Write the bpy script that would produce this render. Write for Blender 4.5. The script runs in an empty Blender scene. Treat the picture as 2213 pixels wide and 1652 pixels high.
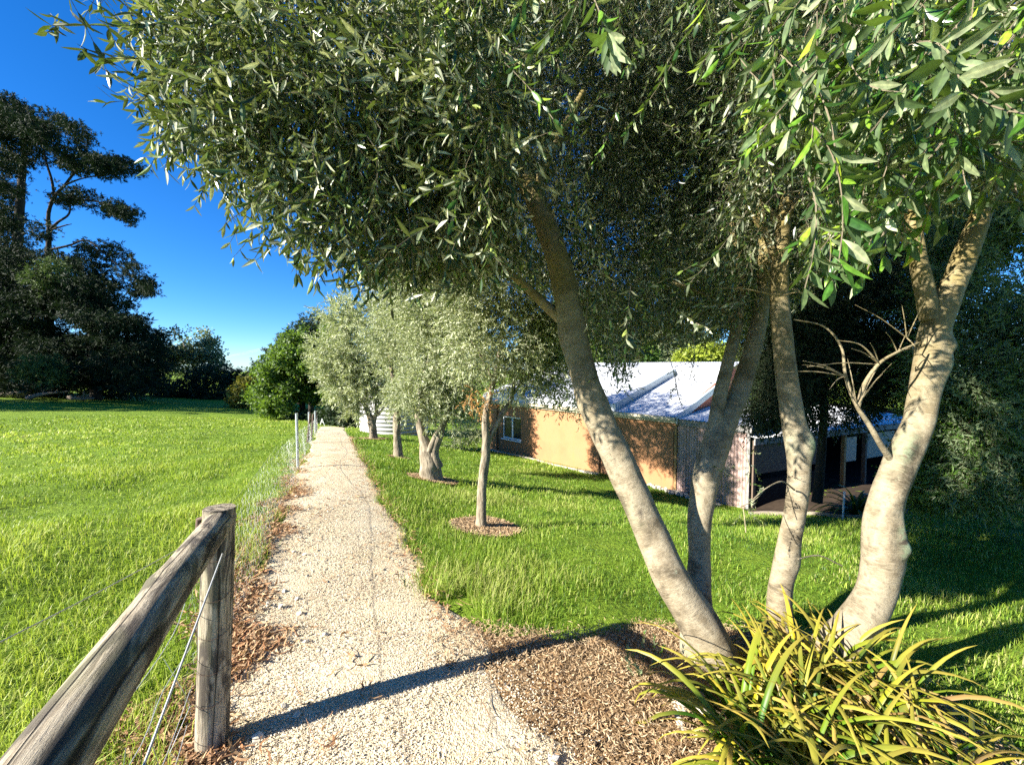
import bpy, math, random
import numpy as np
from mathutils import Vector
random.seed(7)
RNG = np.random.default_rng(11)
R = math.radians
sc = bpy.context.scene
COL = sc.collection

# ------------------------------------------------------------------ camera geometry
F = 840.0; CX = 1106.5; CY = 826.0
EYE = np.array([0.0, 0.0, 1.6])
PITCH = -math.atan(36.0 / F)
FW = np.array([0, math.cos(PITCH), math.sin(PITCH)])
UP = np.array([0, -math.sin(PITCH), math.cos(PITCH)])
RT = np.array([1.0, 0, 0])

def P(px, py, d):
    """A point seen in the photograph at (px,py), d metres in front of the camera."""
    return EYE + d * ((px - CX) / F * RT - (py - CY) / F * UP + FW)

def proj(p):
    q = np.asarray(p, float) - EYE
    d = q @ FW
    dd = np.where(np.abs(d) < 1e-6, 1e-6, d)
    return CX + F * (q @ RT) / dd, CY - F * (q @ UP) / dd, d

SUN_EL = R(26.8)
SUN_H = np.array([-0.916, -0.402])
SUN_H = SUN_H / np.linalg.norm(SUN_H)
SUN = np.array([SUN_H[0] * math.cos(SUN_EL), SUN_H[1] * math.cos(SUN_EL), math.sin(SUN_EL)])

# ------------------------------------------------------------------ mesh builder
class MB:
    def __init__(self):
        self.V = []; self.F = []; self.n = 0; self.rnd = []; self.tc = []; self.M = []; self.aux = []
    def add(self, V, Fc, rnd=0.0, tc=None, mat=0, aux=0.0):
        V = np.asarray(V, float).reshape(-1, 3); k = len(V)
        if k == 0: return
        Fc = np.asarray(Fc, int)
        self.V.append(V); self.F.append(Fc + self.n); self.M.append(np.full(len(Fc), mat, int))
        self.rnd.append(np.broadcast_to(np.asarray(rnd, float), (k,)))
        self.aux.append(np.broadcast_to(np.asarray(aux, float), (k,)))
        self.tc.append(V if tc is None else np.asarray(tc, float))
        self.n += k
    def build(self, name, mats, parent=None, smooth=False, col=None):
        me = bpy.data.meshes.new(name)
        V = np.concatenate(self.V)
        me.vertices.add(len(V)); me.vertices.foreach_set('co', V.ravel())
        lv = np.concatenate([f.ravel() for f in self.F])
        tot = np.concatenate([np.full(len(f), f.shape[1], int) for f in self.F])
        st = np.concatenate([[0], np.cumsum(tot)[:-1]])
        me.loops.add(len(lv)); me.loops.foreach_set('vertex_index', lv.astype(np.int32))
        me.polygons.add(len(tot)); me.polygons.foreach_set('loop_start', st.astype(np.int32))
        me.polygons.foreach_set('material_index', np.concatenate(self.M).astype(np.int32))
        me.polygons.foreach_set('use_smooth', np.full(len(tot), bool(smooth)))
        me.update(calc_edges=True)
        a = me.attributes.new('rnd', 'FLOAT', 'POINT'); a.data.foreach_set('value', np.concatenate(self.rnd).astype(np.float32))
        a = me.attributes.new('aux', 'FLOAT', 'POINT'); a.data.foreach_set('value', np.concatenate(self.aux).astype(np.float32))
        a = me.attributes.new('tc', 'FLOAT_VECTOR', 'POINT'); a.data.foreach_set('vector', np.concatenate(self.tc).astype(np.float32).ravel())
        for m in (mats if isinstance(mats, (list, tuple)) else [mats]): me.materials.append(m)
        o = bpy.data.objects.new(name, me); COL.objects.link(o)
        if parent is not None: o.parent = parent
        return o

def tag(o, label=None, cat=None, group=None, kind=None):
    if label: o['label'] = label
    if cat: o['category'] = cat
    if group: o['group'] = group
    if kind: o['kind'] = kind
    return o

def thing(name, label, cat, loc=(0, 0, 0), rz=0.0, group=None):
    o = bpy.data.objects.new(name, None); COL.objects.link(o)
    o.location = loc; o.rotation_euler = (0, 0, rz)
    o.empty_display_size = 0.2
    return tag(o, label, cat, group)

class Off:
    """adds parts to a thing whose Empty stands at loc: world coordinates go in, local ones come out"""
    def __init__(self, root): self.root = root; self.o = np.array(root.location)
    def build(self, mb, name, mats, smooth=False, parent=None):
        mb.V = [v - self.o for v in mb.V]
        return mb.build(name, mats, parent or self.root, smooth)

def norm(v):
    v = np.asarray(v, float); return v / (np.linalg.norm(v, axis=-1, keepdims=True) + 1e-12)

BOXF = np.array([[0, 3, 2, 1], [4, 5, 6, 7], [0, 1, 5, 4], [1, 2, 6, 5], [2, 3, 7, 6], [3, 0, 4, 7]])
def box(mb, lo, hi, mat=0, rnd=0.0):
    x0, y0, z0 = lo; x1, y1, z1 = hi
    mb.add([[x0, y0, z0], [x1, y0, z0], [x1, y1, z0], [x0, y1, z0], [x0, y0, z1], [x1, y0, z1], [x1, y1, z1], [x0, y1, z1]], BOXF, rnd, mat=mat)

def hexa(mb, pts8, mat=0, rnd=0.0):
    mb.add(pts8, BOXF, rnd, mat=mat)

def catmull(pts, n):
    p = np.asarray(pts, float)
    p = np.vstack([2 * p[0] - p[1], p, 2 * p[-1] - p[-2]])
    out = []
    for i in range(1, len(p) - 2):
        t = np.linspace(0, 1, n, endpoint=False)[:, None]
        a, b, c, d = p[i - 1], p[i], p[i + 1], p[i + 2]
        out.append(0.5 * ((2 * b) + (-a + c) * t + (2 * a - 5 * b + 4 * c - d) * t ** 2 + (-a + 3 * b - 3 * c + d) * t ** 3))
    out.append(p[-2][None])
    return np.vstack(out)

def tube(mb, pts, rad, seg=10, rough=0.0, knots=(), rnd=0.0, mat=0, cap=True, seed=0, freq=5.0):
    """skin along a polyline; knots = (t 0..1, world direction, height, spread t, spread angle, lichen)"""
    p = np.asarray(pts, float); n = len(p)
    r = np.broadcast_to(np.asarray(rad, float), (n,)).copy()
    tg = norm(np.gradient(p, axis=0))
    ref = np.array([0, 0, 1.0]) if abs(tg[0][2]) < 0.9 else np.array([1.0, 0, 0])
    u = norm(np.cross(tg[0], ref)); U = [u]
    for i in range(1, n):
        u = U[-1] - tg[i] * (U[-1] @ tg[i]); U.append(norm(u))
    U = np.array(U); W = np.cross(tg, U)
    th = np.linspace(0, 2 * np.pi, seg, endpoint=False)
    D = np.cos(th)[None, :, None] * U[:, None] + np.sin(th)[None, :, None] * W[:, None]
    L = np.concatenate([[0], np.cumsum(np.linalg.norm(np.diff(p, axis=0), axis=1))])
    T = L / max(L[-1], 1e-6)
    rr = np.repeat(r[:, None], seg, 1)
    lich = np.zeros((n, seg))
    if rough:
        g = np.random.default_rng(seed + 5)
        for k in range(10):
            f1 = g.uniform(0.4, 2.0) * freq * (1 + .45 * k); m = g.integers(1, 4 + k // 2); a = g.uniform(0, 6.28, 2)
            rr *= 1 + rough / (1 + 0.35 * k) * np.sin(f1 * L[:, None] + a[0]) * np.sin(m * th[None] + a[1] + 0.6 * L[:, None])
    for (kt, kd, kh, st, sa, lc) in knots:
        kd = norm(kd)
        ca = np.clip((norm(D) @ kd), -1, 1)
        w = np.exp(-((T[:, None] - kt) / st) ** 2) * np.exp(-((1 - ca) / sa) ** 2)
        rr += kh * w; lich = np.where(np.abs(w * lc) > np.abs(lich), w * lc, lich)
    V = p[:, None] + D * rr[:, :, None]
    tc = np.stack([np.cos(th)[None] * r[:, None], np.sin(th)[None] * r[:, None], np.repeat(L[:, None], seg, 1)], -1)
    i = np.arange(n - 1)[:, None] * seg; j = np.arange(seg)[None]
    j2 = (j + 1) % seg
    Q = np.stack([i + j, i + j2, i + seg + j2, i + seg + j], -1).reshape(-1, 4)
    base = mb.n
    mb.add(V.reshape(-1, 3), Q, rnd, tc.reshape(-1, 3), mat, lich.reshape(-1))
    if cap:
        for e, rev in ((0, True), (n - 1, False)):
            c = V[e].mean(0); ring = V[e]
            tri = np.array([[k, (k + 1) % seg, seg] for k in range(seg)])
            if rev: tri = tri[:, ::-1]
            tcc = np.vstack([tc[e], [[0, 0, L[e]]]])
            mb.add(np.vstack([ring, c[None]]), tri, rnd, tcc, mat)

def noise3(p, seed=0, f=1.0, n=6):
    g = np.random.default_rng(seed + 100); p = np.asarray(p, float)
    o = np.zeros(p.shape[:-1])
    for k in range(n):
        d = norm(g.normal(size=3)) * f * g.uniform(0.6, 1.8)
        o += np.sin(p @ d + g.uniform(0, 6.28))
    return o / math.sqrt(n)

def inpoly(x, y, poly):
    x = np.asarray(x); y = np.asarray(y); c = np.zeros(x.shape, bool); n = len(poly)
    for i in range(n):
        x1, y1 = poly[i]; x2, y2 = poly[(i + 1) % n]
        if y1 == y2: continue
        c ^= ((y1 > y) != (y2 > y)) & (x < (x2 - x1) * (y - y1) / (y2 - y1) + x1)
    return c

def frames(d, roll=None):
    """rotation matrices whose Z axis is d"""
    d = norm(d); n = len(d)
    h = norm(RNG.normal(size=(n, 3))) if roll is None else np.broadcast_to(roll, (n, 3))
    x = norm(np.cross(h, d)); y = np.cross(d, x)
    return np.stack([x, y, d], -1)

class Template:
    def __init__(self, V, Q, leaf):
        self.V = np.asarray(V, float); self.Q = np.asarray(Q, int); self.leaf = np.asarray(leaf, int); self.aux = None

def scatter(mb, temps, pos, d, scale, roll=None, mat=0, aux=0.0):
    n = len(pos)
    if n == 0: return
    M = frames(d, roll); scale = np.broadcast_to(np.asarray(scale, float), (n,))
    which = RNG.integers(0, len(temps), n)
    for k, t in enumerate(temps):
        s = np.where(which == k)[0]
        if len(s) == 0: continue
        V = np.einsum('nij,vj->nvi', M[s] * scale[s][:, None, None], t.V) + pos[s][:, None]
        nl = t.leaf.max() + 1
        rn = RNG.uniform(0, 1, (len(s), max(nl, 1)))
        rv = np.where(t.leaf[None] < 0, -1.0, rn[:, np.clip(t.leaf, 0, None)])
        Q = t.Q[None] + (np.arange(len(s)) * len(t.V))[:, None, None]
        mb.add(V.reshape(-1, 3), Q.reshape(-1, 4), rv.reshape(-1), None, mat, aux if t.aux is None else np.tile(t.aux, len(s)))

# ------------------------------------------------------------------ leaf and twig templates
def leaf_geo(L, W, detail, curl=0.15, fold=0.25):
    """a leaf along +Z from the origin, broad in X, facing +Y"""
    if detail == 0:
        return np.array([[0, 0, 0], [W / 2, -fold * W * .3, L * .45], [0, curl * L * .3, L], [-W / 2, -fold * W * .3, L * .45]]), np.array([[0, 1, 2, 3]])
    if detail == 1:
        rows = [(0, .12), (.35, 1), (.7, .8), (1, .06)]
    else:
        rows = [(0, .12), (.15, .55), (.38, 1), (.65, .88), (.86, .45), (1, .03)]
    V = []; Q = []
    for (t, w) in rows:
        y = -curl * L * t * t
        V += [[-w * W / 2, y + fold * w * W / 2, t * L], [0, y, t * L], [w * W / 2, y + fold * w * W / 2, t * L]]
    for i in range(len(rows) - 1):
        a = 3 * i
        Q += [[a, a + 1, a + 4, a + 3], [a + 1, a + 2, a + 5, a + 4]]
    return np.array(V), np.array(Q)

def spray(seed, length=0.3, pairs=9, L=0.055, W=0.012, detail=0, droop=0.25, tipcluster=True, stem=0.0014, opening=50):
    g = np.random.default_rng(seed)
    nseg = 6
    t = np.linspace(0, 1, nseg + 1)
    a = g.uniform(0, 6.28)
    bend = np.stack([np.cos(a) * droop * length * t ** 2, np.sin(a) * droop * length * t ** 2, length * t], -1)
    V = []; Q = []; lf = []; n = 0
    for ax in (0, 1):
        off = np.zeros(3); off[ax] = stem
        for i in range(nseg):
            V += [bend[i] - off, bend[i] + off, bend[i + 1] + off * .7, bend[i + 1] - off * .7]
            Q.append([n, n + 1, n + 2, n + 3]); lf += [-1] * 4; n += 4
    k = 0
    for p in range(pairs):
        tt = 0.12 + 0.88 * (p + g.uniform(-.2, .2)) / max(pairs - 1, 1); tt = min(max(tt, 0.05), 1.0)
        c = np.array([np.interp(tt, t, bend[:, q]) for q in range(3)])
        ph = p * math.pi / 2 + g.uniform(-.5, .5)
        for s in (0, 1):
            if g.uniform() < 0.08: continue
            op = R(g.uniform(opening - 22, opening + 18)) * (1 - 0.45 * tt)
            q = ph + s * math.pi + g.uniform(-.35, .35)
            d = np.array([math.sin(op) * math.cos(q), math.sin(op) * math.sin(q), math.cos(op)])
            sz = g.uniform(.7, 1.15) * (1 - .25 * abs(tt - .5))
            lv, lq = leaf_geo(L * sz, W * sz * g.uniform(.85, 1.2), detail, g.uniform(-.1, .3), g.uniform(.1, .5))
            nrm = norm(np.array([-math.cos(op) * math.cos(q), -math.cos(op) * math.sin(q), math.sin(op)]) + g.normal(size=3) * .35)
            x = norm(np.cross(nrm, d)); y = np.cross(d, x)
            Rm = np.stack([x, y, d], -1)
            V += list(lv @ Rm.T + c); Q += (lq + n).tolist(); lf += [k] * len(lv); n += len(lv); k += 1
    T = Template(V, Q, lf)
    if detail == 2:
        T.aux = np.zeros(len(V)); k = np.where(np.array(lf) >= 0)[0]; T.aux[k[1::3]] = 1.0
    return T

def tuft(seed, n=7, L=0.5, W=0.07, spread=70):
    """a bunch of needles round +Z"""
    g = np.random.default_rng(seed); V = []; Q = []; lf = []; c = 0
    for k in range(n):
        op = R(g.uniform(10, spread)); q = g.uniform(0, 6.28)
        d = np.array([math.sin(op) * math.cos(q), math.sin(op) * math.sin(q), math.cos(op)])
        x = norm(np.cross(d, g.normal(size=3))); l = L * g.uniform(.6, 1.1)
        b = g.normal(size=3) * L * .1
        V += [b - x * W * .3, b + d * l * .5 - x * W * .6, b + d * l, b + d * l * .5 + x * W * .6]
        Q.append([c, c + 1, c + 2, c + 3]); lf += [k] * 4; c += 4
    return Template(V, Q, lf)

def leafclump(seed, n=10, L=0.25, W=0.14, rad=0.35):
    """a handful of broad leaf faces in a ragged cluster"""
    g = np.random.default_rng(seed); V = []; Q = []; lf = []; c = 0
    for k in range(n):
        p = g.normal(size=3) * rad * .5
        d = norm(p + g.normal(size=3) * .3 + np.array([0, 0, -.1])); x = norm(np.cross(d, g.normal(size=3)))
        l = L * g.uniform(.6, 1.2); w = W * g.uniform(.7, 1.2)
        V += [p, p + d * l * .5 - x * w * .5, p + d * l, p + d * l * .5 + x * w * .5]
        Q.append([c, c + 1, c + 2, c + 3]); lf += [k] * 4; c += 4
    return Template(V, Q, lf)
# ------------------------------------------------------------------ materials
class Nt:
    def __init__(self, name):
        self.m = bpy.data.materials.new(name); self.m.use_nodes = True
        self.t = self.m.node_tree; self.t.nodes.clear()
        self.out = self.t.nodes.new('ShaderNodeOutputMaterial')
    def n(self, kind, **kw):
        nd = self.t.nodes.new('ShaderNode' + kind)
        for k, v in kw.items():
            if k in nd.inputs.keys(): nd.inputs[k].default_value = v
            else: setattr(nd, k, v)
        return nd
    def l(self, a, b): self.t.links.new(a, b)
    def attr(self, name): return self.n('Attribute', attribute_name=name)
    def coords(self, attr=None, scale=(1, 1, 1)):
        mp = self.n('Mapping'); mp.inputs['Scale'].default_value = scale
        if attr: self.l(self.attr(attr).outputs['Vector'], mp.inputs['Vector'])
        else: self.l(self.n('TexCoord').outputs['Object'], mp.inputs['Vector'])
        return mp.outputs['Vector']
    def noise(self, vec, scale, detail=4.0, rough=0.55, dist=0.0):
        nd = self.n('TexNoise'); nd.inputs['Scale'].default_value = scale; nd.inputs['Detail'].default_value = detail
        nd.inputs['Roughness'].default_value = rough; nd.inputs['Distortion'].default_value = dist
        self.l(vec, nd.inputs['Vector']); return nd.outputs['Fac']
    def ramp(self, fac, stops):
        nd = self.n('ValToRGB'); e = nd.color_ramp.elements
        while len(e) < len(stops): e.new(0.5)
        for i, (p, c) in enumerate(stops):
            e[i].position = p; e[i].color = (c[0], c[1], c[2], 1) if not isinstance(c, (int, float)) else (c, c, c, 1)
        self.l(fac, nd.inputs['Fac']); return nd.outputs['Color']
    def mix(self, fac, a, b, mode='MIX'):
        nd = self.n('MixRGB', blend_type=mode)
        for v, s in ((fac, 'Fac'), (a, 'Color1'), (b, 'Color2')):
            if isinstance(v, (int, float)): nd.inputs[s].default_value = v if s == 'Fac' else (v, v, v, 1)
            elif isinstance(v, tuple): nd.inputs[s].default_value = (v[0], v[1], v[2], 1)
            else: self.l(v, nd.inputs[s])
        return nd.outputs['Color']
    def math(self, op, a, b=0.0, clamp=False):
        nd = self.n('Math', operation=op); nd.use_clamp = clamp
        for v, i in ((a, 0), (b, 1)):
            if isinstance(v, (int, float)): nd.inputs[i].default_value = v
            else: self.l(v, nd.inputs[i])
        return nd.outputs[0]
    def bump(self, h, strength=0.5, dist=0.01):
        nd = self.n('Bump'); nd.inputs['Strength'].default_value = strength; nd.inputs['Distance'].default_value = dist
        self.l(h, nd.inputs['Height']); return nd.outputs['Normal']
    def bsdf(self, color, rough=0.8, spec=0.3, normal=None, metallic=0.0):
        nd = self.n('BsdfPrincipled')
        if isinstance(color, tuple): nd.inputs['Base Color'].default_value = (*color, 1)
        else: self.l(color, nd.inputs['Base Color'])
        if isinstance(rough, (int, float)): nd.inputs['Roughness'].default_value = rough
        else: self.l(rough, nd.inputs['Roughness'])
        nd.inputs['Specular IOR Level'].default_value = spec; nd.inputs['Metallic'].default_value = metallic
        if normal is not None: self.l(normal, nd.inputs['Normal'])
        return nd.outputs['BSDF']
    def done(self, sh): self.l(sh, self.out.inputs['Surface']); return self.m

def leaf_mat(name, tops, backs, twig=(.16, .13, .09), transl=0.3, trcol=(.25, .4, .04), rough=0.38, spec=0.45):
    """two-sided leaf: colour by leaf, pale underside, some light through the blade"""
    t = Nt(name)
    r = t.attr('rnd').outputs['Fac']
    k = len(tops)
    top = t.ramp(r, [(i / max(k - 1, 1), c) for i, c in enumerate(tops)])
    bk = t.ramp(r, [(i / max(len(backs) - 1, 1), c) for i, c in enumerate(backs)])
    g = t.n('NewGeometry')
    c = t.mix(g.outputs['Backfacing'], top, bk)
    mot = t.noise(t.coords(), 70, 2, .5)
    c = t.mix(.8, c, t.mix(1.0, c, t.ramp(mot, [(.3, .55), (.7, 1.5)]), 'MULTIPLY'))
    rib = t.math('POWER', t.math('ABSOLUTE', t.attr('aux').outputs['Fac']), 5.0)
    c = t.mix(t.math('MULTIPLY', rib, .45), c, t.mix(1.0, c, (2.6, 2.3, 2.2), 'MULTIPLY'))
    isTwig = t.math('LESS_THAN', r, -0.5)
    c = t.mix(isTwig, c, twig)
    rr = t.mix(g.outputs['Backfacing'], (rough,) * 3, (.7,) * 3)
    rr = t.mix(isTwig, rr, (.85,) * 3)
    b = t.bsdf(c, rr, spec)
    if transl <= 0: return t.done(b)
    tr = t.n('BsdfTranslucent')
    t.l(t.mix(0.5, t.mix(1.0, c, (2.2, 2.2, 1.6), 'MULTIPLY'), trcol), tr.inputs['Color'])
    mx = t.n('MixShader')
    t.l(t.math('MULTIPLY', t.math('SUBTRACT', 1.0, isTwig), transl), mx.inputs['Fac'])
    t.l(b, mx.inputs[1]); t.l(tr.outputs[0], mx.inputs[2])
    return t.done(mx.outputs[0])

M = {}
M['olive_leaf'] = leaf_mat('olive leaf', [(.008, .022, .006), (.014, .036, .009), (.026, .056, .012), (.085, .135, .025), (.28, .33, .085)],
                           [(.025, .038, .016), (.09, .115, .05), (.48, .49, .35)], (.15, .125, .08), .10, (.34, .48, .03), .34, .45)
M['olive_leaf_near'] = leaf_mat('near olive leaf', [(.009, .03, .006), (.018, .056, .009), (.034, .095, .012), (.085, .18, .016), (.26, .34, .03)],
                           [(.03, .06, .016), (.06, .10, .03), (.28, .32, .18)], (.17, .14, .09), .18, (.30, .50, .03), .32, .5)
M['olive_leaf_far'] = leaf_mat('olive leaf grey green', [(.04, .065, .02), (.10, .14, .045), (.24, .28, .12), (.32, .35, .17), (.18, .23, .06)],
                               [(.12, .15, .07), (.34, .37, .22), (.54, .55, .38)], (.16, .13, .09), .25, (.35, .42, .10), .42, .5)
M['pine'] = leaf_mat('pine needles', [(.007, .014, .007), (.012, .024, .010), (.022, .04, .014)], [(.008, .016, .008), (.018, .032, .013)], (.05, .04, .03), .08, (.05, .09, .02), .7, .15)
M['pine_lit'] = leaf_mat('sunlit light green needles', [(.05, .08, .02), (.08, .12, .03), (.10, .14, .04)], [(.06, .09, .03), (.09, .12, .04)], (.06, .05, .03), .12, (.12, .2, .03), .7, .15)  # light green pads, with the sunlight on them put into a paler needle colour
M['dark_leaf'] = leaf_mat('dark evergreen leaf', [(.010, .024, .009), (.018, .036, .012), (.03, .055, .018)], [(.02, .035, .015), (.035, .05, .02)], (.06, .05, .03), .12, (.08, .14, .02), .5, .3)
M['euc_leaf'] = leaf_mat('eucalyptus leaf', [(.12, .15, .07), (.18, .22, .10), (.24, .28, .14)], [(.14, .17, .09), (.22, .25, .15)], (.2, .17, .13), .15, (.15, .22, .05), .5, .3)
M['green_leaf'] = leaf_mat('broad green leaf', [(.018, .042, .008), (.04, .08, .012), (.07, .125, .016), (.12, .18, .025)], [(.06, .11, .02), (.11, .17, .03)], (.08, .06, .04), .25, (.25, .42, .02), .5, .35)
M['bush_leaf'] = leaf_mat('olive brown bush leaf', [(.11, .12, .02), (.17, .17, .025), (.24, .22, .035)], [(.09, .10, .02), (.13, .13, .03)], (.1, .07, .04), .2, (.25, .25, .02), .6, .25)
M['lime_leaf'] = leaf_mat('lime green leaf', [(.16, .22, .02), (.25, .30, .03), (.30, .36, .04)], [(.2, .26, .03), (.3, .34, .05)], (.1, .08, .04), .3, (.4, .5, .03), .5, .3)
M['shrub_leaf'] = leaf_mat('shrub leaf', [(.03, .07, .012), (.05, .11, .018), (.09, .17, .025)], [(.11, .16, .07), (.17, .21, .11)], (.12, .1, .06), .25, (.25, .4, .03), .4, .4)
M['dead_leaf'] = leaf_mat('dead orange leaf', [(.35, .17, .05), (.5, .27, .09), (.42, .2, .06)], [(.4, .2, .07), (.5, .3, .12)], (.3, .18, .08), .2, (.6, .3, .05), .7, .2)

def bark_mat():
    t = Nt('olive bark')
    v = t.coords('tc')
    big = t.noise(v, 5.0, 4, .6, .3)
    c = t.ramp(big, [(.36, (.075, .06, .036)), (.45, (.185, .15, .095)), (.54, (.27, .23, .155)), (.64, (.145, .115, .07))])
    ring = t.noise(t.coords('tc', (16, 16, 120)), 1.5, 5, .7, .9)
    c = t.mix(t.ramp(ring, [(.50, 0.0), (.64, .6)]), c, (.34, .29, .20))
    c = t.mix(t.ramp(ring, [(.30, .6), (.42, 0.0)]), c, (.12, .095, .06))
    spots = t.noise(v, 46, 3, .5)
    c = t.mix(t.ramp(spots, [(.58, 0.0), (.68, .6)]), c, (.11, .09, .06))
    # algae: thicker high on the limbs
    z = t.n('SeparateXYZ'); t.l(t.n('NewGeometry').outputs['Position'], z.inputs[0])
    hz = t.n('MapRange'); hz.inputs['From Min'].default_value = 1.15; hz.inputs['From Max'].default_value = 2.5
    t.l(z.outputs['Z'], hz.inputs['Value'])
    moss = t.math('MULTIPLY', hz.outputs[0], t.ramp(t.noise(v, 9, 4, .6), [(.3, .45), (.6, 1.0)]))
    c = t.mix(moss, c, (.20, .155, .045))
    dk = t.math('MULTIPLY', t.attr('aux').outputs['Fac'], -1.0, True)
    c = t.mix(dk, c, (.05, .04, .03))
    lic = t.math('MULTIPLY', t.math('MULTIPLY', t.attr('aux').outputs['Fac'], 1.0, True), t.ramp(t.noise(v, 34, 4, .6), [(.38, 0.0), (.52, 1.0)]))
    c = t.mix(lic, c, (.20, .26, .155))
    lic2 = t.ramp(t.noise(v, 13, 5, .65), [(.66, 0.0), (.71, .6)])
    c = t.mix(lic2, c, (.24, .26, .17))
    h = t.mix(.5, ring, t.noise(v, 30, 5, .65))
    return t.done(t.bsdf(c, .75, .25, t.bump(h, .7, .014)))
M['bark'] = bark_mat()

def simple_bark(name, a, b, sc_=18, str_=.8):
    t = Nt(name); v = t.coords('tc', (1, 1, .25))
    nz = t.noise(v, sc_, 5, .65, .5)
    return t.done(t.bsdf(t.ramp(nz, [(.3, a), (.65, b)]), .85, .15, t.bump(nz, str_, .02)))
M['bark_young'] = simple_bark('young olive bark', (.07, .055, .035), (.33, .28, .20), 24, 1.0)
M['bark_dark'] = simple_bark('dark bark', (.018, .014, .011), (.045, .036, .027), 4)
M['bark_pale'] = simple_bark('pale bark', (.22, .19, .15), (.4, .36, .3), 6)
M['twig'] = simple_bark('twig bark', (.20, .17, .10), (.36, .31, .20), 30)

def wood_mat():
    t = Nt('weathered fence timber')
    v = t.coords('tc', (1, 1, .05))
    gr = t.noise(v, 130, 6, .75, .5)
    c = t.ramp(gr, [(.25, (.04, .032, .024)), (.42, (.16, .13, .09)), (.58, (.30, .26, .19)), (.75, (.20, .17, .125))])
    st = t.noise(t.coords('tc', (1, 1, .22)), 17, 4, .6, .8)
    c = t.mix(t.ramp(st, [(.47, 0.0), (.56, .88)]), c, (.035, .029, .024))
    gn = t.noise(t.coords('tc', (1, 1, .3)), 9, 3, .6)
    c = t.mix(t.ramp(gn, [(.5, 0.0), (.72, .45)]), c, (.17, .17, .085))
    crack = t.n('TexWave', wave_type='BANDS', bands_direction='X'); crack.inputs['Scale'].default_value = 7; crack.inputs['Distortion'].default_value = 3.5
    crack.inputs['Detail'].default_value = 3; t.l(t.coords('tc', (1, 1.3, .14)), crack.inputs['Vector'])
    ck = t.ramp(crack.outputs['Fac'], [(.0, 0.0), (.03, 1.0)])
    c = t.mix(1.0, c, t.mix(1.0, ck, (.3, .3, .3), 'ADD'), 'MULTIPLY')
    h = t.mix(.4, gr, ck)
    return t.done(t.bsdf(c, .8, .2, t.bump(h, .8, .008)))
M['wood'] = wood_mat()

def plain(name, color, rough=.6, spec=.3, metallic=0.0, var=.15, scale=6, bump=.1):
    t = Nt(name); v = t.coords()
    nz = t.noise(v, scale, 5, .6)
    d = tuple(x * (1 - var) for x in color); b = tuple(min(1, x * (1 + var)) for x in color)
    return t.done(t.bsdf(t.ramp(nz, [(.3, d), (.7, b)]), rough, spec, t.bump(nz, bump, .01), metallic))
M['wire'] = plain('galvanised wire', (.42, .43, .42), .45, .5, .6, .2, 30)
M['galv'] = plain('galvanised steel', (.52, .55, .58), .4, .5, .5, .15, 12)
M['rusty'] = plain('rusted steel', (.12, .08, .06), .8, .2, 0, .3, 20)
M['frame_white'] = plain('white window frame', (.78, .79, .78), .4, .4, 0, .04)
M['gutter'] = plain('cream gutter', (.46, .41, .29), .5, .35, 0, .12)
M['barge'] = plain('blue grey barge flashing', (.36, .43, .46), .45, .4, 0, .08)
M['gable'] = plain('terracotta gable render', (.36, .13, .075), .85, .2, 0, .12)
M['grey_timber'] = plain('grey weathered fascia', (.22, .21, .20), .8, .2, 0, .35, 9)
M['beige_panel'] = plain('beige panel', (.42, .34, .26), .8, .2, 0, .1)
M['brown_panel'] = plain('brown panel', (.13, .095, .07), .8, .2, 0, .12)
M['timber_post'] = plain('tan timber', (.32, .2, .09), .8, .2, 0, .2)
M['shade_black'] = plain('interior shade black', (.018, .017, .016), .9, .1, 0, .2)  # near-black colour stands in for the shade inside the open shed
M['edging'] = plain('timber edging', (.26, .22, .17), .85, .2, 0, .25, 14)
M['stone'] = plain('pale stone', (.42, .38, .31), .85, .2, 0, .25, 20, .4)
M['white_stake'] = plain('white stake', (.75, .75, .72), .6, .3, 0, .05)
M['log'] = plain('bare dead wood', (.20, .16, .12), .85, .15, 0, .3, 8, .3)
M['curtain'] = plain('pale blind', (.45, .5, .53), .8, .2, 0, .08)

def glass_mat():
    t = Nt('window glass')
    return t.done(t.bsdf((.02, .025, .03), .06, .6))
M['glass'] = glass_mat()

def render_wall():
    t = Nt('ochre rendered wall'); v = t.coords()
    a = t.noise(v, .9, 5, .6); b = t.noise(t.coords(None, (6, 6, .9)), 1.0, 4, .6)
    c = t.ramp(a, [(.3, (.29, .145, .072)), (.55, (.345, .178, .088)), (.75, (.31, .17, .092))])
    c = t.mix(t.ramp(b, [(.5, 0.0), (.75, .3)]), c, (.40, .18, .06))
    f = t.noise(v, 60, 4, .6)
    return t.done(t.bsdf(c, .88, .2, t.bump(f, .35, .01)))
M['ochre'] = render_wall()

def corrugated(name, col, axis, period, rough=.5, dirt=.15, metallic=0.0, dist=.02):
    t = Nt(name); v = t.coords()
    w = t.n('TexWave', wave_type='BANDS', bands_direction=axis, wave_profile='SIN'); w.inputs['Scale'].default_value = 1 / period * .314159 * 10 / 10 * 1.0
    t.l(v, w.inputs['Vector'])
    nz = t.noise(v, 2.5, 5, .6)
    c = t.ramp(nz, [(.3, tuple(x * (1 - dirt) for x in col)), (.7, col)])
    return t.done(t.bsdf(c, rough, .35, t.bump(w.outputs['Fac'], .7, dist), metallic))
M['roof'] = corrugated('white corrugated roof', (.76, .78, .80), 'X', .12, .45, .06)
M['pink_wall'] = corrugated('pink grey corrugated wall', (.44, .31, .27), 'X', .1, .6, .2)
M['shed_roof'] = corrugated('pale corrugated shed roof', (.72, .74, .76), 'X', .12, .5, .1)
M['tank'] = plain('pale galvanised tank', (.42, .41, .40), .5, .4, .1, .12, 3)

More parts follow.
